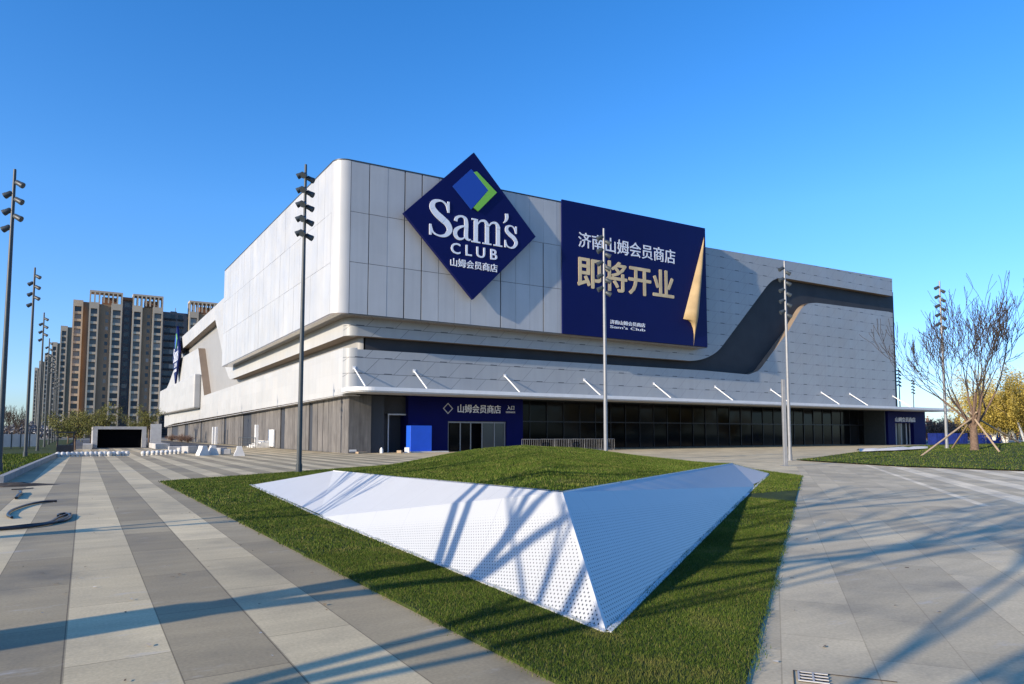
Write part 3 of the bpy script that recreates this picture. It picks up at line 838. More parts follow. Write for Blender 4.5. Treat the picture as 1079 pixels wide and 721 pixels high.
a0 = zl(153,415); a1 = zl(562,462); at_ = zl(153,283); ab_=zl(562,338)
place_text('lettering', '即将开业', a0[0], a1[0], (a0[1]+a1[1])/2, (at_[1]+ab_[1])/2, YB-.004, M['gold'], ban, .026, depth=.03)
a0 = zl(292,566); a1 = zl(440,582); at_ = zl(292,548)
place_text('lettering', '济南山姆会员商店', a0[0], a1[0], (a0[1]+a1[1])/2, (a0[1]+a1[1])/2+(at_[1]-a0[1]), YB-.004, M['letter'], ban, .02, depth=.02)
a0 = zl(292,584); a1 = zl(440,598); at_ = zl(292,572)
place_text('lettering', "Sam's Club", a0[0], a1[0], (a0[1]+a1[1])/2, (a0[1]+a1[1])/2+(at_[1]-a0[1]), YB-.004, M['letter'], ban, .01, depth=.02)
# the turned-back corner: a golden cone with a curved foot
b = MB()
tip = zl(688,200); foot = [zl(600,545),zl(618,549),zl(632,562),zl(641,585),zl(645,612),zl(645,640),zl(643,660)]
left = [np.array(tip)+(np.array(foot[0])-np.array(tip))*k/8 for k in range(9)]+[np.array(q) for q in foot[1:]]
rgt_ = [zl(688,200),zl(684,260),zl(679,330),zl(672,410),zl(664,500),zl(656,570),zl(650,615),zl(646,645),zl(643,660)]
ch = catmull(rgt_, 6); L_ = len(left); n_ = 10; vs = []; fs = []
for k in range(L_):
    r_ = ch[min(len(ch)-1, int(round(k/(L_-1)*(len(ch)-1))))]; l_ = left[k]
    w_ = abs(r_[0]-l_[0])
    for q in range(n_+1):
        u = q/n_; vs.append((l_[0]+(r_[0]-l_[0])*u, YB-.015-.42*w_*math.sin(math.pi*u), l_[1]+(r_[1]-l_[1])*u))
for k in range(L_-1):
    for q in range(n_): fs.append((k*(n_+1)+q,k*(n_+1)+q+1,(k+1)*(n_+1)+q+1,(k+1)*(n_+1)+q))
b.raw(vs, fs, True)
b.build('curled_corner', noisy('gold_paper', (.40,.29,.15), .2, .5, .5, 0, .2), ban)

# ------------------------------------------------------------------ lamp posts
def make_lamp(levels, pairs, m, h, arm=.16, hs=1.0, hmat='dark_metal'):
    root = empty('street_lamp')
    b = MB(); b.tube([(0,0,0),(0,0,h*.55),(0,0,h-.1),(0,0,h)], [.105,.085,.055,.05], 12); b.build('pole', m, root)
    b = MB(); b.tube([(0,0,0),(0,0,.03)], .2, 12); b.tube([(0,0,.03),(0,0,.35)], .13, 12)
    b.build('base_plate', m, root)
    hb = MB()
    # spotlight: bracket, drum, visor; axis tilted outwards and down
    d = np.array((math.cos(R(-28)),0,math.sin(R(-28))))
    c0 = np.array((arm,0,0)); hb.tube([(0.04,0,0),tuple(c0)], .025, 6)
    hb.tube([tuple(c0-d*.10),tuple(c0-d*.06),tuple(c0+d*.16),tuple(c0+d*.20),tuple(c0+d*.31)], [.06,.125,.135,.15,.155], 12)
    hm = hb.mesh('lamp_head')
    for side, z, rz in pairs:
        o = link('lamp_head', hm, M[hmat], root); o.location = (0,0,z); o.rotation_euler = (0,0,rz); o.scale = (hs,)*3
    return root
H_L = 12.1
prL = [(0, H_L-.55-.69*k, R(-25)) for k in range(3)]+[(1, H_L-1.0-.69*k, R(155)) for k in range(3)]
lampL = make_lamp(3, prL, M['dark_metal'], H_L, .15, .8)
labs = ['dark lamp post with six spotlights at the left edge of the photo', 'second dark lamp post from the left along the kerb', 'third dark lamp post along the kerb, before the stepped towers', 'fourth lamp post in the receding row along the left kerb', 'fifth lamp post in the receding row along the left kerb', 'sixth lamp post in the receding row along the left kerb', 'seventh lamp post in the receding row along the left kerb', 'farthest lamp post of the row along the left kerb']
for k in range(8):
    o = lampL if k == 0 else copy_tree(lampL)
    p = (-2.76-.30*k, 33.3+19.4*k, .1)
    o.location = p; tag(o, labs[k], 'lamp post', 'lamp posts along the left kerb')
prM = []
for k in range(5): prM += [(0, 12.95-.6-.62*k, R(-32)), (0, 12.95-.42-.62*k, R(150)), (0, 12.95-.5-.62*k, R(240))]
lampM = make_lamp(5, prM, M['dark_metal'], 12.95, .16, .8)
pm = polar(316.5, 28.2); lampM.location = (pm[0],pm[1],.02); tag(lampM, 'dark lamp post standing on the grass before the store corner', 'lamp post', 'lamp posts across the front plaza')
prR = []
for k in range(5): prR += [(0, 12.1-.5-.66*k-.2, R(-30)), (0, 12.1-.45-.66*k, R(150))]
lampR = make_lamp(5, prR, M['silver'], 12.1, .15, .8)
for k, (px, d, z, lab) in enumerate(((638,34.4,0,'slim silver lamp post in front of the navy banner'),(831,41,0,'silver lamp post before the dark curved ribbon of the facade'),(996,48.5,.45,'silver lamp post behind the bare tree on the bank'))):
    o = lampR if k == 0 else copy_tree(lampR)
    p = polar(px, d); o.location = (p[0],p[1],z); o.rotation_euler = (0,0,0); tag(o, lab, 'lamp post', 'lamp posts across the front plaza')
for px, d, lab in ((948.5,118,'far dark lamp post just beyond the right end of the store'),(963,140,'farther small lamp post seen through the bare branches')):
    o = copy_tree(lampM); p = polar(px, d); o.location = (p[0],p[1],0); tag(o, lab, 'lamp post', 'distant lamp posts beyond the store')
# slim white pylon
p = polar(826, 34)
b = MB(); b.box(-.085,.085,-.085,.085,.02,4.3); o = b.build('slim_pylon', M['silver']); o.location = (p[0],p[1],0); o.rotation_euler = (0,0,R(-32))
b2 = MB(); b2.box(-.2,.2,-.2,.2,0,.03); b2.build('base_plate', M['silver'], o)
bv = o.modifiers.new('bevel','BEVEL'); bv.width = .015
tag(o, 'plain square white post by the end of the grass island', 'post')

# ------------------------------------------------------------------ trees
def bare(name, seed, height, spread, trunk_r, trunk_h, depth=6, first=6, twig=.006, up=.35, lf=(.62,.86)):
    r = random.Random(seed); tm = MB(); cm = MB()
    top = np.array((r.uniform(-.1,.1), r.uniform(-.1,.1), trunk_h))
    tm.tube([(0,0,-.1),(0,0,.15),tuple(top*.6),tuple(top)], [trunk_r*1.35,trunk_r*1.08,trunk_r*.95,trunk_r*.9], 12)
    def grow(p, d, L, rad, lev):
        n = 4; pts = [p]; rs = [rad]; q = p.copy(); dd = d.copy()
        for k in range(n):
            dd = dd+np.array((r.gauss(0,.10),r.gauss(0,.10),r.gauss(.02,.07)+up*.10)); dd /= np.linalg.norm(dd)
            q = q+dd*L/n; pts.append(q.copy()); rs.append(max(twig, rad*(1-.45*(k+1)/n)))
        (tm if lev == 0 else cm).tube([tuple(a) for a in pts], rs, 7 if lev < 2 else (5 if lev < 3 else 3), caps=False)
        if lev >= depth: return
        nb = r.choice([2,3,3]) if lev < 3 else r.choice([2,2,3])
        for k in range(nb):
            i = n if k == 0 else r.randint(2, n)
            ax = np.array((r.gauss(0,1),r.gauss(0,1),r.gauss(0,.6))); ax -= dd*np.dot(ax,dd); ax /= np.linalg.norm(ax)+1e-9
            ang = r.uniform(.25,.65) if k else r.uniform(.1,.3)
            nd = dd*math.cos(ang)+ax*math.sin(ang); nd[2] += up*.18; nd /= np.linalg.norm(nd)
            grow(pts[i], nd, L*r.uniform(*lf), max(twig, rs[i]*r.uniform(.62,.85)), lev+1)
    for k in range(first):
        a = 2*math.pi*(k+r.uniform(-.3,.3))/first; el = r.uniform(.55,1.25)*spread
        d = np.array((math.cos(a)*el, math.sin(a)*el, 1.0)); d /= np.linalg.norm(d)
        grow(top*r.uniform(.62,1.0), d, height*r.uniform(.26,.34), trunk_r*r.uniform(.26,.46), 0)
    return tm, cm
def bare_tree(seed, loc, label, group=None, rz=0, scale=1.0, **kw):
    root = empty('bare_tree', loc, rz, label, 'tree', group); root.scale = (scale,)*3
    tm, cm = bare('t', seed, **kw)
    tm.build('trunk', M['bark'], root, recalc=False); cm.build('branches', M['twig'], root, recalc=False)
    return root
pT = polar(1025, 43, 0); zT = float(berm(np.array(pT[0]), np.array(pT[1])))
bare_tree(11, (pT[0],pT[1],zT), 'large leafless tree propped with stakes on the bank', height=8.2, spread=.74, trunk_r=.22, trunk_h=1.6, depth=5, first=9, twig=.013, up=.40, lf=(.64,.92))
stk = [(966,41,'timber prop leaning on the bare tree from the left'),(1052,40,'timber prop leaning on the bare tree from its near right side'),(1076,46,'timber prop leaning on the bare tree from its far right side'),(1000,47.5,'timber prop leaning on the bare tree from behind')]
for px, d, lab in stk:
    p = polar(px, d); z = float(berm(np.array(p[0]), np.array(p[1])))
    b = MB(); dx = pT[0]-p[0]; dy = pT[1]-p[1]; b.tube([(0,0,-.1),(dx*1.12,dy*1.12,zT+2.35-z)], .055, 8)
    o = b.build('tree_prop', M['wood']); o.location = (p[0],p[1],z); tag(o, lab, 'prop', 'timber props round the bare tree')
# trees on the near left, beside the camera, whose branches throw their shade over the paving and the folded wall
near_lab = ['leafless tree left of the camera, nearest of its row','leafless tree left of the camera, second of its row','leafless tree left of the camera, third of its row','leafless tree left of the paving, farthest of its row']
for k, (x, y, sd, hh, tr) in enumerate(((-7.6,.6,71,9.5,.21),(-6.6,3.4,72,9.0,.24),(-6.0,5.9,73,9.0,.36),(-6.8,12.4,24,6.5,.16))):
    bare_tree(sd, (x,y,0), near_lab[k], 'leafless trees beside the paving', height=hh, spread=.42, trunk_r=tr, trunk_h=2.2, depth=3, first=3, twig=.03, up=.35)

def leafy(name, seed, height, crown_r, trunk_h, n_leaf, leaf, mats, weep=.0, stems=1, trunk_m='bark', base_r=.12):
    """stems + branches, and small leaf faces strung along the outer branches"""
    r = random.Random(seed); rg = np.random.default_rng(seed); tm = MB(); bm_ = MB(); anchors = []
    for s in range(stems):
        a = 2*math.pi*s/stems+r.uniform(0,1); lean = .32 if stems > 1 else .05
        d = np.array((math.cos(a)*lean, math.sin(a)*lean, 1)); p0 = np.array((math.cos(a)*.1*(stems>1), math.sin(a)*.1*(stems>1), 0))
        top = p0+d*trunk_h
        tm.tube([tuple(p0-(0,0,.1)),tuple(p0+d*trunk_h*.5),tuple(top)], [base_r,base_r*.85,base_r*.7], 8)
        for k in range(9 if stems == 1 else 5):
            ph = r.uniform(0,6.28); el = r.uniform(.25,1.3); dd = np.array((math.cos(ph)*el, math.sin(ph)*el, 1.0)); dd /= np.linalg.norm(dd)
            q = p0+d*trunk_h*r.uniform(.6,1.0); pts = [q]; L = (height-trunk_h)*r.uniform(.55,1.0)
            for j in range(6):
                dd = dd+np.array((r.gauss(0,.12),r.gauss(0,.12),-.02-weep*.06*j)); dd /= np.linalg.norm(dd)
                q = q+dd*L/6; pts.append(q)
                for _ in range(3):
                    if j < 1: continue
                    off = rg.normal(0,1,3)*crown_r*.16; e = q+off; anchors.append((q, e))
                    bm_.tube([tuple(q),tuple((q+e)/2+np.array((0,0,.05))),tuple(e-np.array((0,0,weep*.5)))], [.012,.008,.004], 3, caps=False)
            bm_.tube([tuple(p) for p in pts], [base_r*.45*(1-.14*j) for j in range(7)], 5, caps=False)
    A = np.array([a for a,_ in anchors]); E = np.array([e for _,e in anchors])
    i = rg.integers(0, len(A), n_leaf); u = rg.uniform(.2,1.25,(n_leaf,1)); P = A[i]+(E[i]-A[i])*u+rg.normal(0,.10*crown_r/1.5,(n_leaf,3))
    P[:,2] -= weep*rg.uniform(0,1,n_leaf)**1.4*crown_r*.7
    ax = rg.normal(0,1,(n_leaf,3)); ax[:,2] -= weep*2.5; ax /= np.linalg.norm(ax,axis=1)[:,None]
    sd = np.cross(ax, rg.normal(0,1,(n_leaf,3))); sd /= np.linalg.norm(sd,axis=1)[:,None]
    ll = leaf*rg.uniform(.6,1.4,(n_leaf,1)); V = np.stack([P-ax*ll, P+sd*ll*.35, P+ax*ll, P-sd*ll*.35],1)
    lm = raw_tris('crown', V, mats, quad=True)
    return tm, bm_, lm
def leafy_proto(name, seed, leafm, trunk_m, branch_m, label, group, **kw):
    root = empty(name, (0,0,0), 0, label, 'tree', group)
    tm, bm_, lm = leafy(name, seed, mats=M[leafm], **kw)
    tm.build('trunk', M[trunk_m], root, recalc=False); bm_.build('branches', M[branch_m], root, recalc=False); link('crown', lm, M[leafm], root)
    return root
def put(proto, first, loc, rz, s, lab):
    o = proto if first else copy_tree(proto)
    o.location = loc; o.rotation_euler = (0,0,rz); o.scale = (s,s,s*1.0); o['label'] = lab; return o
gw = [leafy_proto('golden_willow', 31+k, 'leaf_gold', 'whitewash', 'pale_stem', 'x', 'golden willows on the bank', height=6.4, crown_r=2.3, trunk_h=1.5, n_leaf=30000, leaf=.062, weep=.55, stems=5, base_r=.085) for k in range(2)]
for k, (px, d, s, lab) in enumerate(((1058,63,1.15,'golden willow with whitewashed stems, leftmost of the clump on the bank'),(1080,58,1.22,'golden willow with whitewashed stems, cut by the right edge of the photo'),(1070,72,1.3,'golden willow behind the two nearest ones on the bank'),(1097,66,1.05,'golden willow mostly outside the right edge'),(1046,80,.80,'low golden willow farthest back in the clump'))):
    p = polar(px, d); put(gw[k%2], k < 2, (p[0],p[1],max(.9,float(berm(np.array(p[0]),np.array(p[1]))))), k*1.3, s, lab)
gy_ = [leafy_proto('young_tree', 41+k, 'leaf_spring', 'bark', 'twig', 'x', 'young trees before the towers', height=5.4, crown_r=1.9, trunk_h=1.7, n_leaf=2300, leaf=.10, weep=.35, stems=1, base_r=.09) for k in range(2)]
for k, (px, d, s, lab) in enumerate(((62,78,.9,'thin yellow green tree leftmost before the stepped towers'),(81,66,.92,'yellow green young tree with a bare stem left of the dark portal'),(97,98,1.15,'yellow green tree just left of the dark portal'),(108,112,1.55,'tallest yellow green tree standing behind the dark portal'),(158,125,1.45,'olive tree between the dark portal and the white side box'),(146,130,1.2,'small olive tree behind the right end of the dark portal'),(73,100,1.1,'yellow green tree second from the left, behind the black bin'))):
    p = polar(px, d); put(gy_[k%2], k < 2, (p[0],p[1],0), k*1.9, s, lab)
br_ = leafy_proto('brown_shrub', 51, 'leaf_brown', 'bark', 'twig', 'x', 'brown shrubs beyond the canopy end', height=4.6, crown_r=2.4, trunk_h=.6, n_leaf=4200, leaf=.12, weep=.1, stems=4, base_r=.06)
for k, (px, d, s, lab) in enumerate(((985,118,1.25,'tall brown shrub just right of the store entrance'),(998,128,1.3,'brown shrub behind the silver lamp post'),(1012,122,1.0,'brown shrub behind the trunk of the bare tree'),(1030,135,1.2,'brown shrub between the bare tree and the willows'))):
    p = polar(px, d); put(br_, k == 0, (p[0],p[1],0), k*2.1, s, lab)
bt = bare_tree(61, (0,0,0), 'x', 'bare trees behind the left fence', height=5.5, spread=.8, trunk_r=.12, trunk_h=1.6, depth=4, first=6, twig=.02, up=.4)
for k, (px, d, s, lab) in enumerate(((14,88,.82,'bare tree behind the left fence beside the second lamp post'),(2,96,.9,'bare tree at the left edge of the photo'),(24,120,.75,'small bare tree behind the left fence, rightmost of the group'),(-12,90,1.0,'bare tree just outside the left edge'))):
    o = bt if k == 0 else copy_tree(bt); p = polar(px, d); o.location = (p[0],p[1],.1); o.scale = (s,)*3; o.rotation_euler = (0,0,k*1.7); o['label'] = lab
for px, py, s_, lab in ((191,476.6,.42,'low brown shrub by the far side wall, behind the ball bollards'),(198,477,.36,'small brown shrub just left of the white marker posts'),(181,476,.40,'brown shrub farthest left along the side wall')):
    o = copy_tree(br_); p = onX(px,472,15.2); o.location = (15.2,p[1],0); o.scale = (s_,)*3; tag(o, lab, 'tree', 'brown shrubs along the side wall')
# far tree line along the horizon
def treeline(name, x_from, x_to, d, h, m, lab, n=26000):
    rg = np.random.default_rng(5); px = rg.uniform(x_from, x_to, n); dd = d+rg.uniform(-10,10,n)
    hh = h*(.55+.45*np.sin(px*.31)**2*np.cos(px*.083+1)**2+.12*np.sin(px*1.7))
    z = rg.uniform(0,1,n)**.8*hh; a = (px-CX)/F*dd
    P = np.stack([a*RT[0]+dd*FW[0], a*RT[1]+dd*FW[1], z],1)
    ax = rg.normal(0,1,(n,3)); ax /= np.linalg.norm(ax,axis=1)[:,None]; sd = np.cross(ax, rg.normal(0,1,(n,3))); sd /= np.linalg.norm(sd,axis=1)[:,None]
    ll = .35*d/170*rg.uniform(.5,1.4,(n,1)); V = np.stack([P-ax*ll,P+sd*ll*.6,P+ax*ll,P-sd*ll*.6],1)
    tag(link(name, raw_tris(name, V, m, True), m), lab, 'trees', kind='stuff')
M['leaf_far'] = leafm('far_bare_wood', [(0,(.16,.16,.17)),(1,(.30,.30,.31))])
treeline('far_wood', -60, 66, 240, 6.5, M['leaf_far'], 'hazy grey bare wood along the horizon on the left', 15000)
treeline('far_hedge', 968, 1120, 190, 6.5, M['leaf_brown'], 'brown far trees on the horizon right of the store', 12000)

# ------------------------------------------------------------------ left fence
fz = empty('panel_fence', (0,0,0), 0, 'pale blue grey panel fence behind the left lawn', 'fence')
pf0, pf1 = polar(-60,62), polar(42,70)
M['fence'] = noisy('pale_fence_panel', (.40,.47,.52), .12, .7, .5)
for k in range(10):
    a = np.array(pf0)+(np.array(pf1)-np.array(pf0))*k/10; c = np.array(pf0)+(np.array(pf1)-np.array(pf0))*(k+1)/10
    b = MB(); dn = (c-a); b.prism([tuple(a+dn*.02+(0,0,.3)),tuple(c-dn*.02+(0,0,.3)),tuple(c-dn*.02+(0,0,1.55)),tuple(a+dn*.02+(0,0,1.55))], (.03,.03,0)); b.build('fence_panel', M['fence'], fz)
    b = MB(); b.box(a[0]-.05,a[0]+.05,a[1]-.05,a[1]+.05,.1,1.75); b.build('fence_post', M['dark_metal'], fz)
b = MB(); a = np.array(pf0); c = np.array(pf1); b.tube([tuple(a+(0,0,1.65)),tuple(c+(0,0,1.65))], .03, 6); b.build('fence_rail', M['dark_metal'], fz)

# ------------------------------------------------------------------ bollards, barriers, portal
b = MB(); b.ball((0,0,.175), .175, 14, 10); b.tube([(0,0,0),(0,0,.05)], .13, 12); bme = b.mesh('stone_bollard')
pts = [(61.5+4.75*k, 55.6+.0*k) for k in range(16)]
nb = 0
A_ = np.array(onG(61,481.6)); B_ = np.array(onG(134,480.4))
A2 = np.array(onG(151,480.2)); B2 = np.array(onG(189,478.2))
for (A0,B0,n_b,lab,grp) in ((A_,B_,16,'pale stone ball bollard in the left row across the plaza','left row of ball bollards'),(A2,B2,9,'pale stone ball bollard in the right row by the store','right row of ball bollards')):
    for k in range(n_b):
        o = link('ball_bollard', bme, M['stone_ball']); p = A0+(B0-A0)*k/(n_b-1); o.location = (p[0],p[1]+random.uniform(-.1,.1),0)
        tag(o, lab, 'bollard', grp)
def jersey_mesh():
    b = MB(); prof_ = [(-.46,0),(.46,0),(.44,.15),(.25,.55),(.20,.82),(-.20,.82),(-.25,.55),(-.44,.15)]
    b.prism([(p[0],-.5,p[1]) for p in prof_], (0,1.0,0)); return b.mesh('barrier')
jm = jersey_mesh()
for px, py, rz, lab in ((213.5,480,10,'white concrete barrier block, left of the pair near the bollards'),(224,479.6,0,'white concrete barrier block, right of the pair near the bollards'),(252,480.5,-8,'lone white concrete barrier block beside the steps')):
    p = onG(px,py); o = link('barrier_block', jm, M['white_conc']); o.location = p; o.rotation_euler = (0,0,R(rz)); o.scale = (.78,.9,.86); tag(o, lab, 'barrier', 'white barrier blocks by the side wall')
# parking portal
pr = empty('parking_portal', (0,0,0), 0, 'black mouthed concrete portal of an underground ramp', 'ramp portal')
Yp = 89.0
x0_, x1_ = onY(97.5,465,Yp)[0], onY(154,465,Yp)[0]; zt = onY(125,449.5,Yp)[2]
b = MB(); b.box(x0_,x0_+.45,Yp,Yp+16,0,zt); b.box(x1_-.45,x1_,Yp,Yp+16,0,zt); b.box(x0_+.45,x1_-.45,Yp+.002,Yp+16,zt-.32,zt-.002); b.build('portal_frame', M['concrete'], pr)
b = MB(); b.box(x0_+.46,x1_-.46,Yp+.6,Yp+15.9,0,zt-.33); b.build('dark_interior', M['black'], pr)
b = MB(); b.box(x1_+.3,x1_+1.6,Yp-9,Yp+2,0,.55); o = b.build('ramp_parapet', M['concrete']); tag(o, 'low pale concrete parapet right of the dark portal', 'parapet')
b = MB(); b.box(x0_-.9,x0_-.1,Yp-7,Yp+1,0,.5); o = b.build('ramp_parapet', M['concrete']); tag(o, 'low pale concrete parapet left of the dark portal', 'parapet')
# black bin with frame
p = onG(68.5,479.5); bn = empty('black_booth', (p[0],p[1],0), 0, 'black open booth standing beside the ball bollards', 'booth')
b = MB(); b.box(-.55,.55,-.3,.3,0,.75); b.build('booth_base', M['black_pl'], bn)
b = MB()
for sx in (-.5,.5):
    for sy in (-.25,.25): b.box(sx-.04,sx+.04,sy-.04,sy+.04,.75,1.65)
b.build('booth_posts', M['black_pl'], bn)
b = MB(); b.box(-.6,.6,-.35,.35,1.65,1.75); b.build('booth_roof', M['black_pl'], bn)
# odds by the side wall
def simple_box(name, lab, cat, loc, sx, sy, sz, m, rz=0, group=None, bev=.02):
    b = MB(); b.box(-sx/2,sx/2,-sy/2,sy/2,0,sz); o = b.build(name, m); o.location = loc; o.rotation_euler = (0,0,rz)
    bv = o.modifiers.new('bevel','BEVEL'); bv.width = bev; bv.segments = 2
    return tag(o, lab, cat, group)
ps = onX(285.5,470,18.0)
b = MB(); b.box(17.95,18.1,ps[1]-1.3,ps[1]+1.3,.15,2.05); o = b.build('side_door', M['white_metal'], store); o.location = (-17.4,-52.6,0)
b = MB()
for k in range(5): b.box(16.2+.32*k,18.1,ps[1]+.6,ps[1]+4.5,.16*k,.16*(k+1))
o = b.build('entrance_steps', M['white_conc']); tag(o, 'pale steps leading up to the white side door', 'steps')
rl = empty('stair_railing', (0,0,0), 0, 'thin dark railing along the steps by the white side door', 'railing')
b = MB()
for k in range(9): b.tube([(16.0,ps[1]-1.5+1.2*k,0),(16.0,ps[1]-1.5+1.2*k,1.15)], .03, 6)
b.build('baluster', M['dark_metal'], rl); b = MB(); b.tube([(16.0,ps[1]-1.5,1.15),(16.0,ps[1]+8.1,1.15)], .035, 6); b.tube([(16.0,ps[1]-1.5,.6),(16.0,ps[1]+8.1,.6)], .025, 6); b.build('handrail', M['dark_metal'], rl)
for px, lab in ((270,'white marker post left of the steps by the side wall'),(224.5,'white marker post behind the pair of barrier blocks'),(227.5,'thin white marker post right beside another one')):
    p = onX(px, 470, 16.6); simple_box('marker_post', lab, 'post', (16.6,p[1],0), .35,.5,2.6, M['white_metal'], 0, 'white marker posts along the side wall')
def heap(name, lab, cat, loc, r, h, m, seed, sq=1.0):
    rg = random.Random(seed); b = MB(); n = 14; vs=[(0,0,h)]; fs=[]
    for j in range(1,6):
        for k in range(n):
            a=2*math.pi*k/n; rr=r*j/5*(1+rg.uniform(-.18,.18)); vs.append((math.cos(a)*rr, math.sin(a)*rr*sq, max(-.02,h*(1-(j/5)**1.3)*(1+rg.uniform(-.3,.3)))))
    for k in range(n): fs.append((0,1+k,1+(k+1)%n))
    for j in range(4):
        for k in range(n): fs.append((1+j*n+k,1+(j+1)*n+k,1+(j+1)*n+(k+1)%n,1+j*n+(k+1)%n))
    b.raw(vs,fs); o=b.build(name,m); o.location=loc; return tag(o,lab,cat)
M['rust'] = noisy('rusty_brown', (.05,.038,.03), .5, 2, .85)
for k,(px,py,w,h) in enumerate(((188,478,1.1,.55),(196,478,.9,.45),(204,478.5,1.2,.6),(236,479.5,1.3,.5),(243,479.5,.9,.4))):
    p = onG(px,py); simple_box('stone_block', ['grey stone block before the brown heap','small grey stone block second from the left by the heap','wide grey stone block left of the barrier pair','long grey stone block between the barrier blocks','small grey stone block left of the lone barrier'][k], 'stone block', (p[0],p[1]+2,0), w,.7,h, M['concrete'], R(20*k), 'stone blocks by the side wall', .05)
# litter by the corner opening
for k,(px,py,sx,sz,m,lab) in enumerate(((371,477.8,.5,.4,'white_conc','white roll lying at the dark corner opening'),(381,478,.9,.15,'wood','flat timber pile at the dark corner opening'),(402,477.6,.28,.45,'white_metal','white canister standing in the dark corner opening'),(421,477.5,.3,.22,'wood','small timber crate in front of the store corner'),(429,477.3,.4,.45,'white_metal','white carton next to the bright blue box'))):
    p = onG(px,py)
    if k == 0:
        b = MB(); b.tube([(-.3,0,.2),(.3,0,.2)], .2, 12); o = b.build('foil_roll', M[m]); o.location = p; tag(o, lab, 'roll')
    elif k == 2:
        b = MB(); b.tube([(0,0,0),(0,0,.34),(0,0,.4),(0,0,.46)], [.14,.14,.07,.06], 12); o = b.build('canister', M[m]); o.location = p; tag(o, lab, 'canister')
    else: simple_box(['','timber_pile','','crate','carton'][k], lab, 'box' if k != 1 else 'timber', p, sx,.4,sz, M[m], R(15*k))
# crowd barriers
def make_barrier():
    root = empty('crowd_barrier'); b = MB()
    b.tube([(-1,0,.12),(-1,0,1.1),(1,0,1.1),(1,0,.12),(-1,0,.12)], .022, 6); b.build('frame', M['silver'], root)
    b = MB()
    for k in range(9): b.tube([(-.8+.2*k,0,.14),(-.8+.2*k,0,1.08)], .011, 5)
    b.build('bars', M['silver'], root)
    b = MB()
    for s in (-.8,.8): b.tube([(s,-.3,0),(s,0,.12),(s,.3,0)], .02, 5)
    b.build('foot', M['silver'], root); return root
cb = make_barrier(); xs = [onY(px,470,50.5)[0] for px in (560,640)]
nbr = 6
for k in range(nbr):
    o = cb if k == 0 else copy_tree(cb)
    o.location = (xs[0]+(xs[1]-xs[0])*k/(nbr-1), 50.5+.15*(k%2), .0); o.rotation_euler = (0,0,R(random.uniform(-4,4)))
    tag(o, 'metal crowd barrier standing before the dark shop front beyond the grass mound', 'barrier', 'crowd barriers before the shop front')
# blue hoarding panels beyond the right end
M['hoard'] = noisy('blue_hoarding_paint', (.008,.022,.16), .3, 1.2, .5)
hp = MB(); hp.box(-.5,.5,-.04,.04,.1,1.5)
for k in range(5): hp.box(-.48+.21*k,-.38+.21*k,-.07,-.04,.12,1.48)
hme = hp.mesh('blue_hoarding')
for k, (px, d) in enumerate(((981,84),(988,84),(994.5,84),(1003,83),(1008.5,83),(1014,83),(1032,86),(1042,86),(1049,86))):
    p = polar(px,d); o = link('blue_hoarding', hme, M['hoard'] if k < 6 else M['navy_ent']); o.location = (p[0],p[1],.15); o.rotation_euler = (0,0,R(-40+8*(k%3)))
    tag(o, 'bright blue ribbed hoarding panel between the store and the bare tree' if k < 6 else 'dark navy ribbed hoarding panel right of the bare tree', 'hoarding', 'blue hoarding panels right of the store' if k < 6 else 'navy hoarding panels by the willows')
for k in (6,7,8):
    pass
# white sheet on the right lawn
zq = lambda q: float(berm(q[0],q[1]))
b = MB(); rg = random.Random(4); a = onG(905,481.5); c2 = onG(978,480.6); a = np.array(a); c2 = np.array(c2); L = []
for k in range(15):
    t_ = k/14; q = a+(c2-a)*t_; wd = .55*math.sin(math.pi*min(1,max(.04,t_)))**.5*(1+.4*rg.uniform(-1,1)); L.append((q, wd))
nn = np.array((FW[0],FW[1],0))
vs = []
for q, wd in L: vs += [tuple(q+nn*(-wd)+(0,0,.10+zq(q))), tuple(q+nn*0+(0,0,.22+.08*rg.random()+zq(q))), tuple(q+nn*wd*2.2+(0,0,.16+zq(q)))]
fs = []
for k in range(14): fs += [(3*k,3*k+3,3*k+4,3*k+1),(3*k+1,3*k+4,3*k+5,3*k+2)]
b.raw(vs, fs, True); o = b.build('plastic_sheet', M['white_conc']); tag(o, 'crumpled white sheet lying along the back of the right lawn', 'sheet')

# ------------------------------------------------------------------ hoses and dirt on the left paving
def hose(lab, pix, r, name='hose', m='black_pl', z0=None):
    pts = [onG(x,y,0) for x,y in pix]; r *= .72; C = catmull([(p[0],p[1],r+.004) for p in pts], 6)
    b = MB(); b.tube([tuple(c_) for c_ in C], r, 8); o = b.build(name, M[m]); tag(o, lab, 'hose', 'hoses on the left paving'); return o
hose('long black hose running in from the left edge of the paving', [(-30,562),(0,559.5),(30,557),(54,553),(66,549),(75,544.5)], .035)
hose('second black hose lying alongside the long one', [(-30,560),(2,558),(28,555),(50,552.5),(62,546.5),(74,542.5)], .03)
hose('short looped black hose at the end of the long one', [(56,552),(68,550),(74,546),(70,542.5),(62,543.5),(61,545)], .03)
hose('curved black hose lying alone above the long ones', [(12.5,547),(8,544),(14,538.5),(30,533),(46,530),(60,529.3)], .035)
hose('short bent piece of black hose near the kerb', [(17,526.5),(19,523.5),(22,521.5),(21,519.5)], .05)
hose('thin dark cable lying near the end of the kerb', [(12,516.5),(24,516),(35,515)], .02, 'cable')
p = onG(14,512); heap('soil_spill','dark soil spilled on the paving at the end of the kerb','soil',(p[0],p[1],0),1.1,.10,M['soil'],6,.55)
n = 420; lx = rng.uniform(-1.5,12,n); ly = rng.uniform(2.2,24,n); k = ~inside(ISL,lx,ly); lx, ly = lx[k], ly[k]; n = len(lx)
an = rng.uniform(0,6.28,n); sz_ = rng.uniform(.006,.022,n); V = np.zeros((n,4,3)); 
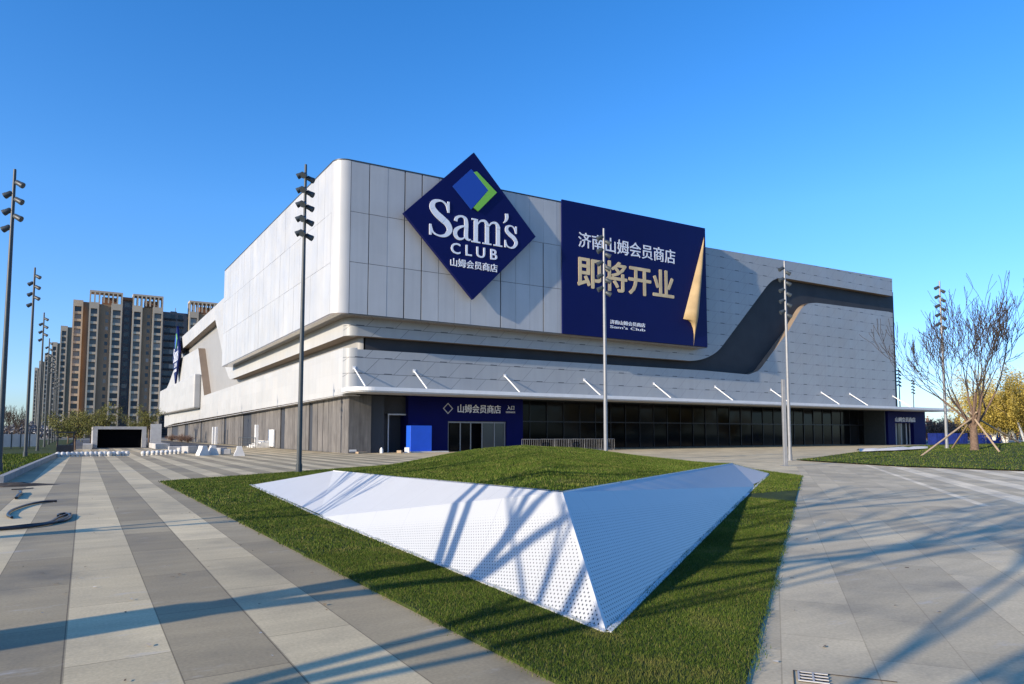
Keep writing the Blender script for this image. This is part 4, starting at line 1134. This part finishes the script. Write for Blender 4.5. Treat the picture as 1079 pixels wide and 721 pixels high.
for q,(du,dv) in enumerate(((-1,-.4),(1,-.5),(1.1,.5),(-.9,.4))):
    V[:,q,0] = lx+sz_*(du*np.cos(an)-dv*np.sin(an)); V[:,q,1] = ly+sz_*(du*np.sin(an)+dv*np.cos(an)); V[:,q,2] = .008+rng.uniform(0,.012,n)
M['litter'] = leafm('dry_litter', [(0,(.10,.07,.04)),(.6,(.25,.19,.11)),(1,(.6,.57,.5))])
tag(link('fallen_leaves', raw_tris('fallen_leaves', V, M['litter'], True), M['litter']), 'scattered dry leaf bits and chips on the paving', 'litter', kind='stuff')
# drain grate and cover, bottom right
gr = empty('drain_cover', (0,0,0), R(37), 'stone drain cover with a small black grate near the bottom edge', 'drain cover')
p = onG(857,716); gr.location = (p[0],p[1],0)
b = MB(); b.box(-.09,.09,-.09,.09,.006,.010); b.build('grate_well', M['black'], gr)
b = MB()
for k in range(4): b.box(-.09+.058*k-.006,-.09+.058*k+.006,-.092,.092,.011,.018)
b.box(-.09,.09,-.006,.006,.012,.0175); b.box(-.09,.09,.082,.094,.012,.0175); b.build('grate_bars', M['concrete'], gr)
b = MB()
for x0__,x1__,y0__,y1__ in ((-.42,.12,.115,.121),(-.42,-.414,-.5,.115),(.114,.12,-.5,.115)): b.box(x0__,x1__,y0__,y1__,.0065,.0095)
b.build('cover_joint', M['soil'], gr)

# ------------------------------------------------------------------ apartment towers
M['tower_body'] = noisy('taupe_render', (.32,.225,.14), .12, .12, .85)
M['tower_light'] = noisy('cream_render', (.50,.41,.29), .10, .2, .8)
M['tower_dark'] = noisy('dark_slate_render', (.17,.165,.17), .15, .15, .8)
M['tower_glass'] = glassy('tower_glass', (.05,.06,.07), .2)
t = NT(M['tower_glass']); oi = t.n('ShaderNodeObjectInfo')
t.color(t.ramp(oi.outputs['Random'], [(0,(.02,.025,.03)),(.45,(.05,.06,.07)),(.7,(.11,.11,.10)),(.86,(.22,.20,.17)),(1,(.34,.31,.27))]))
M['rust_slab'] = noisy('rust_red_render', (.26,.13,.07), .1, .3, .8)
FH = 2.95
def make_tower(W, Z, bays, body='tower_body', pergola=True, depth=16, mid_windows=True):
    """local frame: x along the facade from 0 to W, face towards -Y at y = 0, bays project 1.6 m"""
    root = empty('apartment_tower'); nf = int((Z-1.5)//FH)
    b = MB(); b.box(0,W,0,depth,0,Z); b.build('tower_body', M[body], root)
    wins = {}
    for (x0,x1) in bays:
        b = MB(); b.box(x0,x0+.55,-1.7,-.02,0,Z+.3); b.box(x1-.55,x1,-1.7,-.02,0,Z+.3); b.box(x0+.55,x1-.55,-1.7,-.02,Z-2.2,Z+.29); b.build('bay_frame', M['tower_light'], root)
        key = round(x1-x0,2)
        if key not in wins:
            w_ = x1-x0-1.1
            wm = MB(); wm.box(0,w_,-.75,-.7,0,1.95); wm.box(0,.05,-.80,-.75,0,1.95); wm.box(w_*.5-.04,w_*.5+.04,-.80,-.75,0,1.95)
            bm2 = MB(); bm2.box(.002,w_-.002,-1.55,-.1,-.98,-.02)
            wins[key] = (wm.mesh('window'), bm2.mesh('balcony'))
        for f_ in range(nf-1):
            z = Z-2.25-1.98-FH*f_
            if z < .9: break
            o = link('window', wins[key][0], M['tower_glass'], root); o.location = (x0+.55,0,z)
            o = link('balcony', wins[key][1], M['tower_light'], root); o.location = (x0+.55,0,z)
    if mid_windows and len(bays) > 1:
        xm = (bays[0][1]+bays[1][0])/2; xm = bays[1][0]-1.3
        wm = MB(); wm.box(-.5,.5,-.06,-.01,0,1.4); wme = wm.mesh('window')
        for f_ in range(nf-1):
            z = Z-4.2-FH*f_
            if z < .9: break
            o = link('window', wme, M['tower_glass'], root); o.location = (xm,0,z)
    if pergola:
        x0, x1 = bays[0][0], bays[-1][1]
        b = MB(); b.box(x0,x1,-1.6,4,Z+4.2,Z+4.9)
        n = 7
        for k in range(n+1):
            xx = x0+(x1-x0-.5)*k/n; b.box(xx,xx+.5,-1.6,-1.1,Z+.31,Z+4.2); b.box(xx,xx+.5,3.5,4,Z+.31,Z+4.2)
        b.build('roof_pergola', M['tower_light'], root)
        b = MB(); b.box(x0+4.2,x1-1.5,1.0,3.2,Z,Z+3.0); b.build('roof_room', M['rust_slab'], root)
    return root
YT = 308.0
tX = lambda px: onY(px,400,YT)[0]; tZ = lambda px,py: onY(px,py,YT)[2]
GT = 'cream and taupe apartment towers behind the plaza'
def tower_px(pxa, pxb, py_top, bays_px, lab, perg=True, body='tower_body', perg_h=4.9):
    x0, x1 = tX(pxa), tX(pxb); Z = tZ((pxa+pxb)/2, py_top)-(perg_h if perg else 0)
    t_ = make_tower(x1-x0, Z, [(tX(a)-x0, tX(b_)-x0) for a,b_ in bays_px], body, perg)
    t_.location = (x0,YT,0); tag(t_, lab, 'apartment tower', GT); return t_, x1-x0, Z
tower_px(90.5,126,307.5,[(90.5,101),(114,125.8)],'tallest cream framed apartment tower with an open roof pergola left of its twin')
tower_px(136.5,169,311.5,[(136.5,147),(158,168.8)],'cream framed apartment tower with a roof pergola right of its taller twin')
tower_px(196.5,228,318.5,[(196.5,206.5),(217,227.8)],'cream framed apartment tower partly hidden behind the store roof')
# dark links between
for (a,c_,py,lab,body) in ((126.1,136.4,315,'dark brown link block between the two tall cream towers','tower_dark'),(169.2,196.3,327,'dark slate apartment block between cream towers, beside the store','tower_dark')):
    x0,x1 = tX(a),tX(c_); Z = tZ(a,py); root_ = empty('apartment_block', (x0,YT+3,0), 0, lab, 'apartment block')
    b = MB(); b.box(0,x1-x0,0,14,0,Z); b.build('tower_body', M[body], root_)
    nfl = int(Z//FH); wm = MB(); wm.box(-.9,.9,-.05,-.01,0,1.7); wme = wm.mesh('window'); bm3 = MB(); bm3.box(-1.1,1.1,-.5,-.012,-.75,-.05); bme2 = bm3.mesh('balcony')
    cols = (2,) if c_-a < 15 else (2.2,5.4,8.0)
    for xx in ((x1-x0)/2,) if c_-a < 15 else (2.0,(x1-x0)*.42,(x1-x0)*.72):
        for f_ in range(nfl):
            z = Z-2.6-FH*f_
            if z < 1: break
            o = link('window', wme, M['tower_glass'], root_); o.location = (xx,0,z)
            if c_-a > 15: o = link('balcony', bme2, M['tower_light'] if xx > 3 else M['charcoal'], root_); o.location = (xx,0,z)
    if c_-a < 15:
        b = MB(); b.box(-.3,x1-x0+.3,-1,10,Z+.01,Z+1.2); b.build('roof_slab', M['rust_slab'], root_)
    else:
        b = MB(); b.tube([((x1-x0)*.55,4,Z),((x1-x0)*.55,4,Z+2.6)], .12, 6); b.box((x1-x0)*.35,(x1-x0)*.6,3,9,Z+.01,Z+.9); b.build('roof_mast', M['tower_dark'], root_)
# stepped row receding on the left
def step_tower(pxa, pxb, py, Y, lab):
    x0, x1 = onY(pxa,400,Y)[0], onY(pxb,400,Y)[0]; Z = onY((pxa+pxb)/2,py,Y)[2]; W = x1-x0
    t_ = make_tower(W, Z, [(0,W*.62)], 'tower_body', False, 14, False); t_.location = (x0,Y,0); tag(t_, lab, 'apartment tower', GT); return t_
step_tower(73.5,90.6,317.5,318,'cream apartment tower at the left end of the tall group, lower than its neighbour')
step_tower(61.5,73.5,344.5,395,'stepped apartment tower first to the left of the tall group')
step_tower(53,62.5,361.5,455,'stepped apartment tower second to the left of the tall group')
step_tower(46,54,373,520,'stepped apartment tower third to the left of the tall group')
step_tower(40.5,47,381,590,'stepped apartment tower fourth to the left of the tall group')
step_tower(36,41.5,388,670,'farthest stepped apartment tower on the left')
# white site wall behind portal
b = MB(); p = polar(150,120); q = polar(172,128)
b.box(onY(158.5,460,112)[0],onY(170,460,112)[0],112,112.3,0,3.0); o = b.build('site_wall', M['white_conc']); tag(o, 'white site wall between the dark portal and the store', 'wall')

# ------------------------------------------------------------------ light
SUN_EL = R(17.5); SUN_AZ = math.atan2(.148, 1.0)         # light travels towards +X, a little +Y
dirv = np.array((math.cos(SUN_AZ)*math.cos(SUN_EL), math.sin(SUN_AZ)*math.cos(SUN_EL), -math.sin(SUN_EL)))
sd = bpy.data.lights.new('sun', 'SUN'); sd.energy = 5.0; sd.angle = R(.5); sd.color = (1.0,.86,.68)
so = bpy.data.objects.new('sun', sd); COL.objects.link(so)
from mathutils import Vector
so.rotation_euler = Vector(dirv).to_track_quat('-Z','Y').to_euler()
w = bpy.data.worlds.new('World'); scene.world = w; w.use_nodes = True
nt = w.node_tree; bg = nt.nodes['Background']
sky = nt.nodes.new('ShaderNodeTexSky'); sky.sky_type = 'NISHITA'; sky.sun_disc = False
sky.sun_elevation = SUN_EL; to_sun = -dirv
sky.sun_rotation = math.atan2(to_sun[0], to_sun[1])
sky.air_density = 1.0; sky.dust_density = .3; sky.ozone_density = 3.0; sky.altitude = 0
hs = nt.nodes.new('ShaderNodeHueSaturation'); hs.inputs['Saturation'].default_value = 1.31; hs.inputs['Value'].default_value = 1.42
tm_ = nt.nodes.new('ShaderNodeMix'); tm_.data_type = 'RGBA'; tm_.blend_type = 'MULTIPLY'; tm_.inputs[0].default_value = 1; tm_.inputs[7].default_value = (1.0,.925,1.0,1)
nt.links.new(sky.outputs[0], tm_.inputs[6]); nt.links.new(tm_.outputs[2], hs.inputs['Color']); 
tc = nt.nodes.new('ShaderNodeTexCoord'); sx_ = nt.nodes.new('ShaderNodeSeparateXYZ'); nt.links.new(tc.outputs['Generated'], sx_.inputs[0])
rp = nt.nodes.new('ShaderNodeValToRGB'); e_ = rp.color_ramp.elements   # thin pale blue air near the horizon
e_[0].position = 0.0; e_[0].color = (.42,.60,.86,1); e_[1].position = .30; e_[1].color = (1,1,1,1)
nt.links.new(sx_.outputs[2], rp.inputs[0])
mx2 = nt.nodes.new('ShaderNodeMix'); mx2.data_type = 'RGBA'; mx2.blend_type = 'MULTIPLY'; mx2.inputs[0].default_value = 1
nt.links.new(hs.outputs[0], mx2.inputs[6]); nt.links.new(rp.outputs[0], mx2.inputs[7]); nt.links.new(mx2.outputs[2], bg.inputs[0]); bg.inputs[1].default_value = .15

# ------------------------------------------------------------------ camera
cd = bpy.data.cameras.new('camera'); cd.sensor_width = 36; cd.lens = 36*F/1079; cd.shift_y = 44/1079; cd.clip_end = 6000; cd.clip_start = .05
co = bpy.data.objects.new('camera', cd); COL.objects.link(co); co.location = (0,0,H); co.rotation_euler = (R(90)+PIT, 0, -YAW)
scene.camera = co
scene.view_settings.view_transform = 'Standard'; scene.view_settings.look = 'None'; scene.view_settings.gamma = 1; scene.view_settings.use_curve_mapping = False
scene.view_settings.exposure = 0.42
scene.cycles.use_denoising = True
scene.cycles.max_bounces = 6
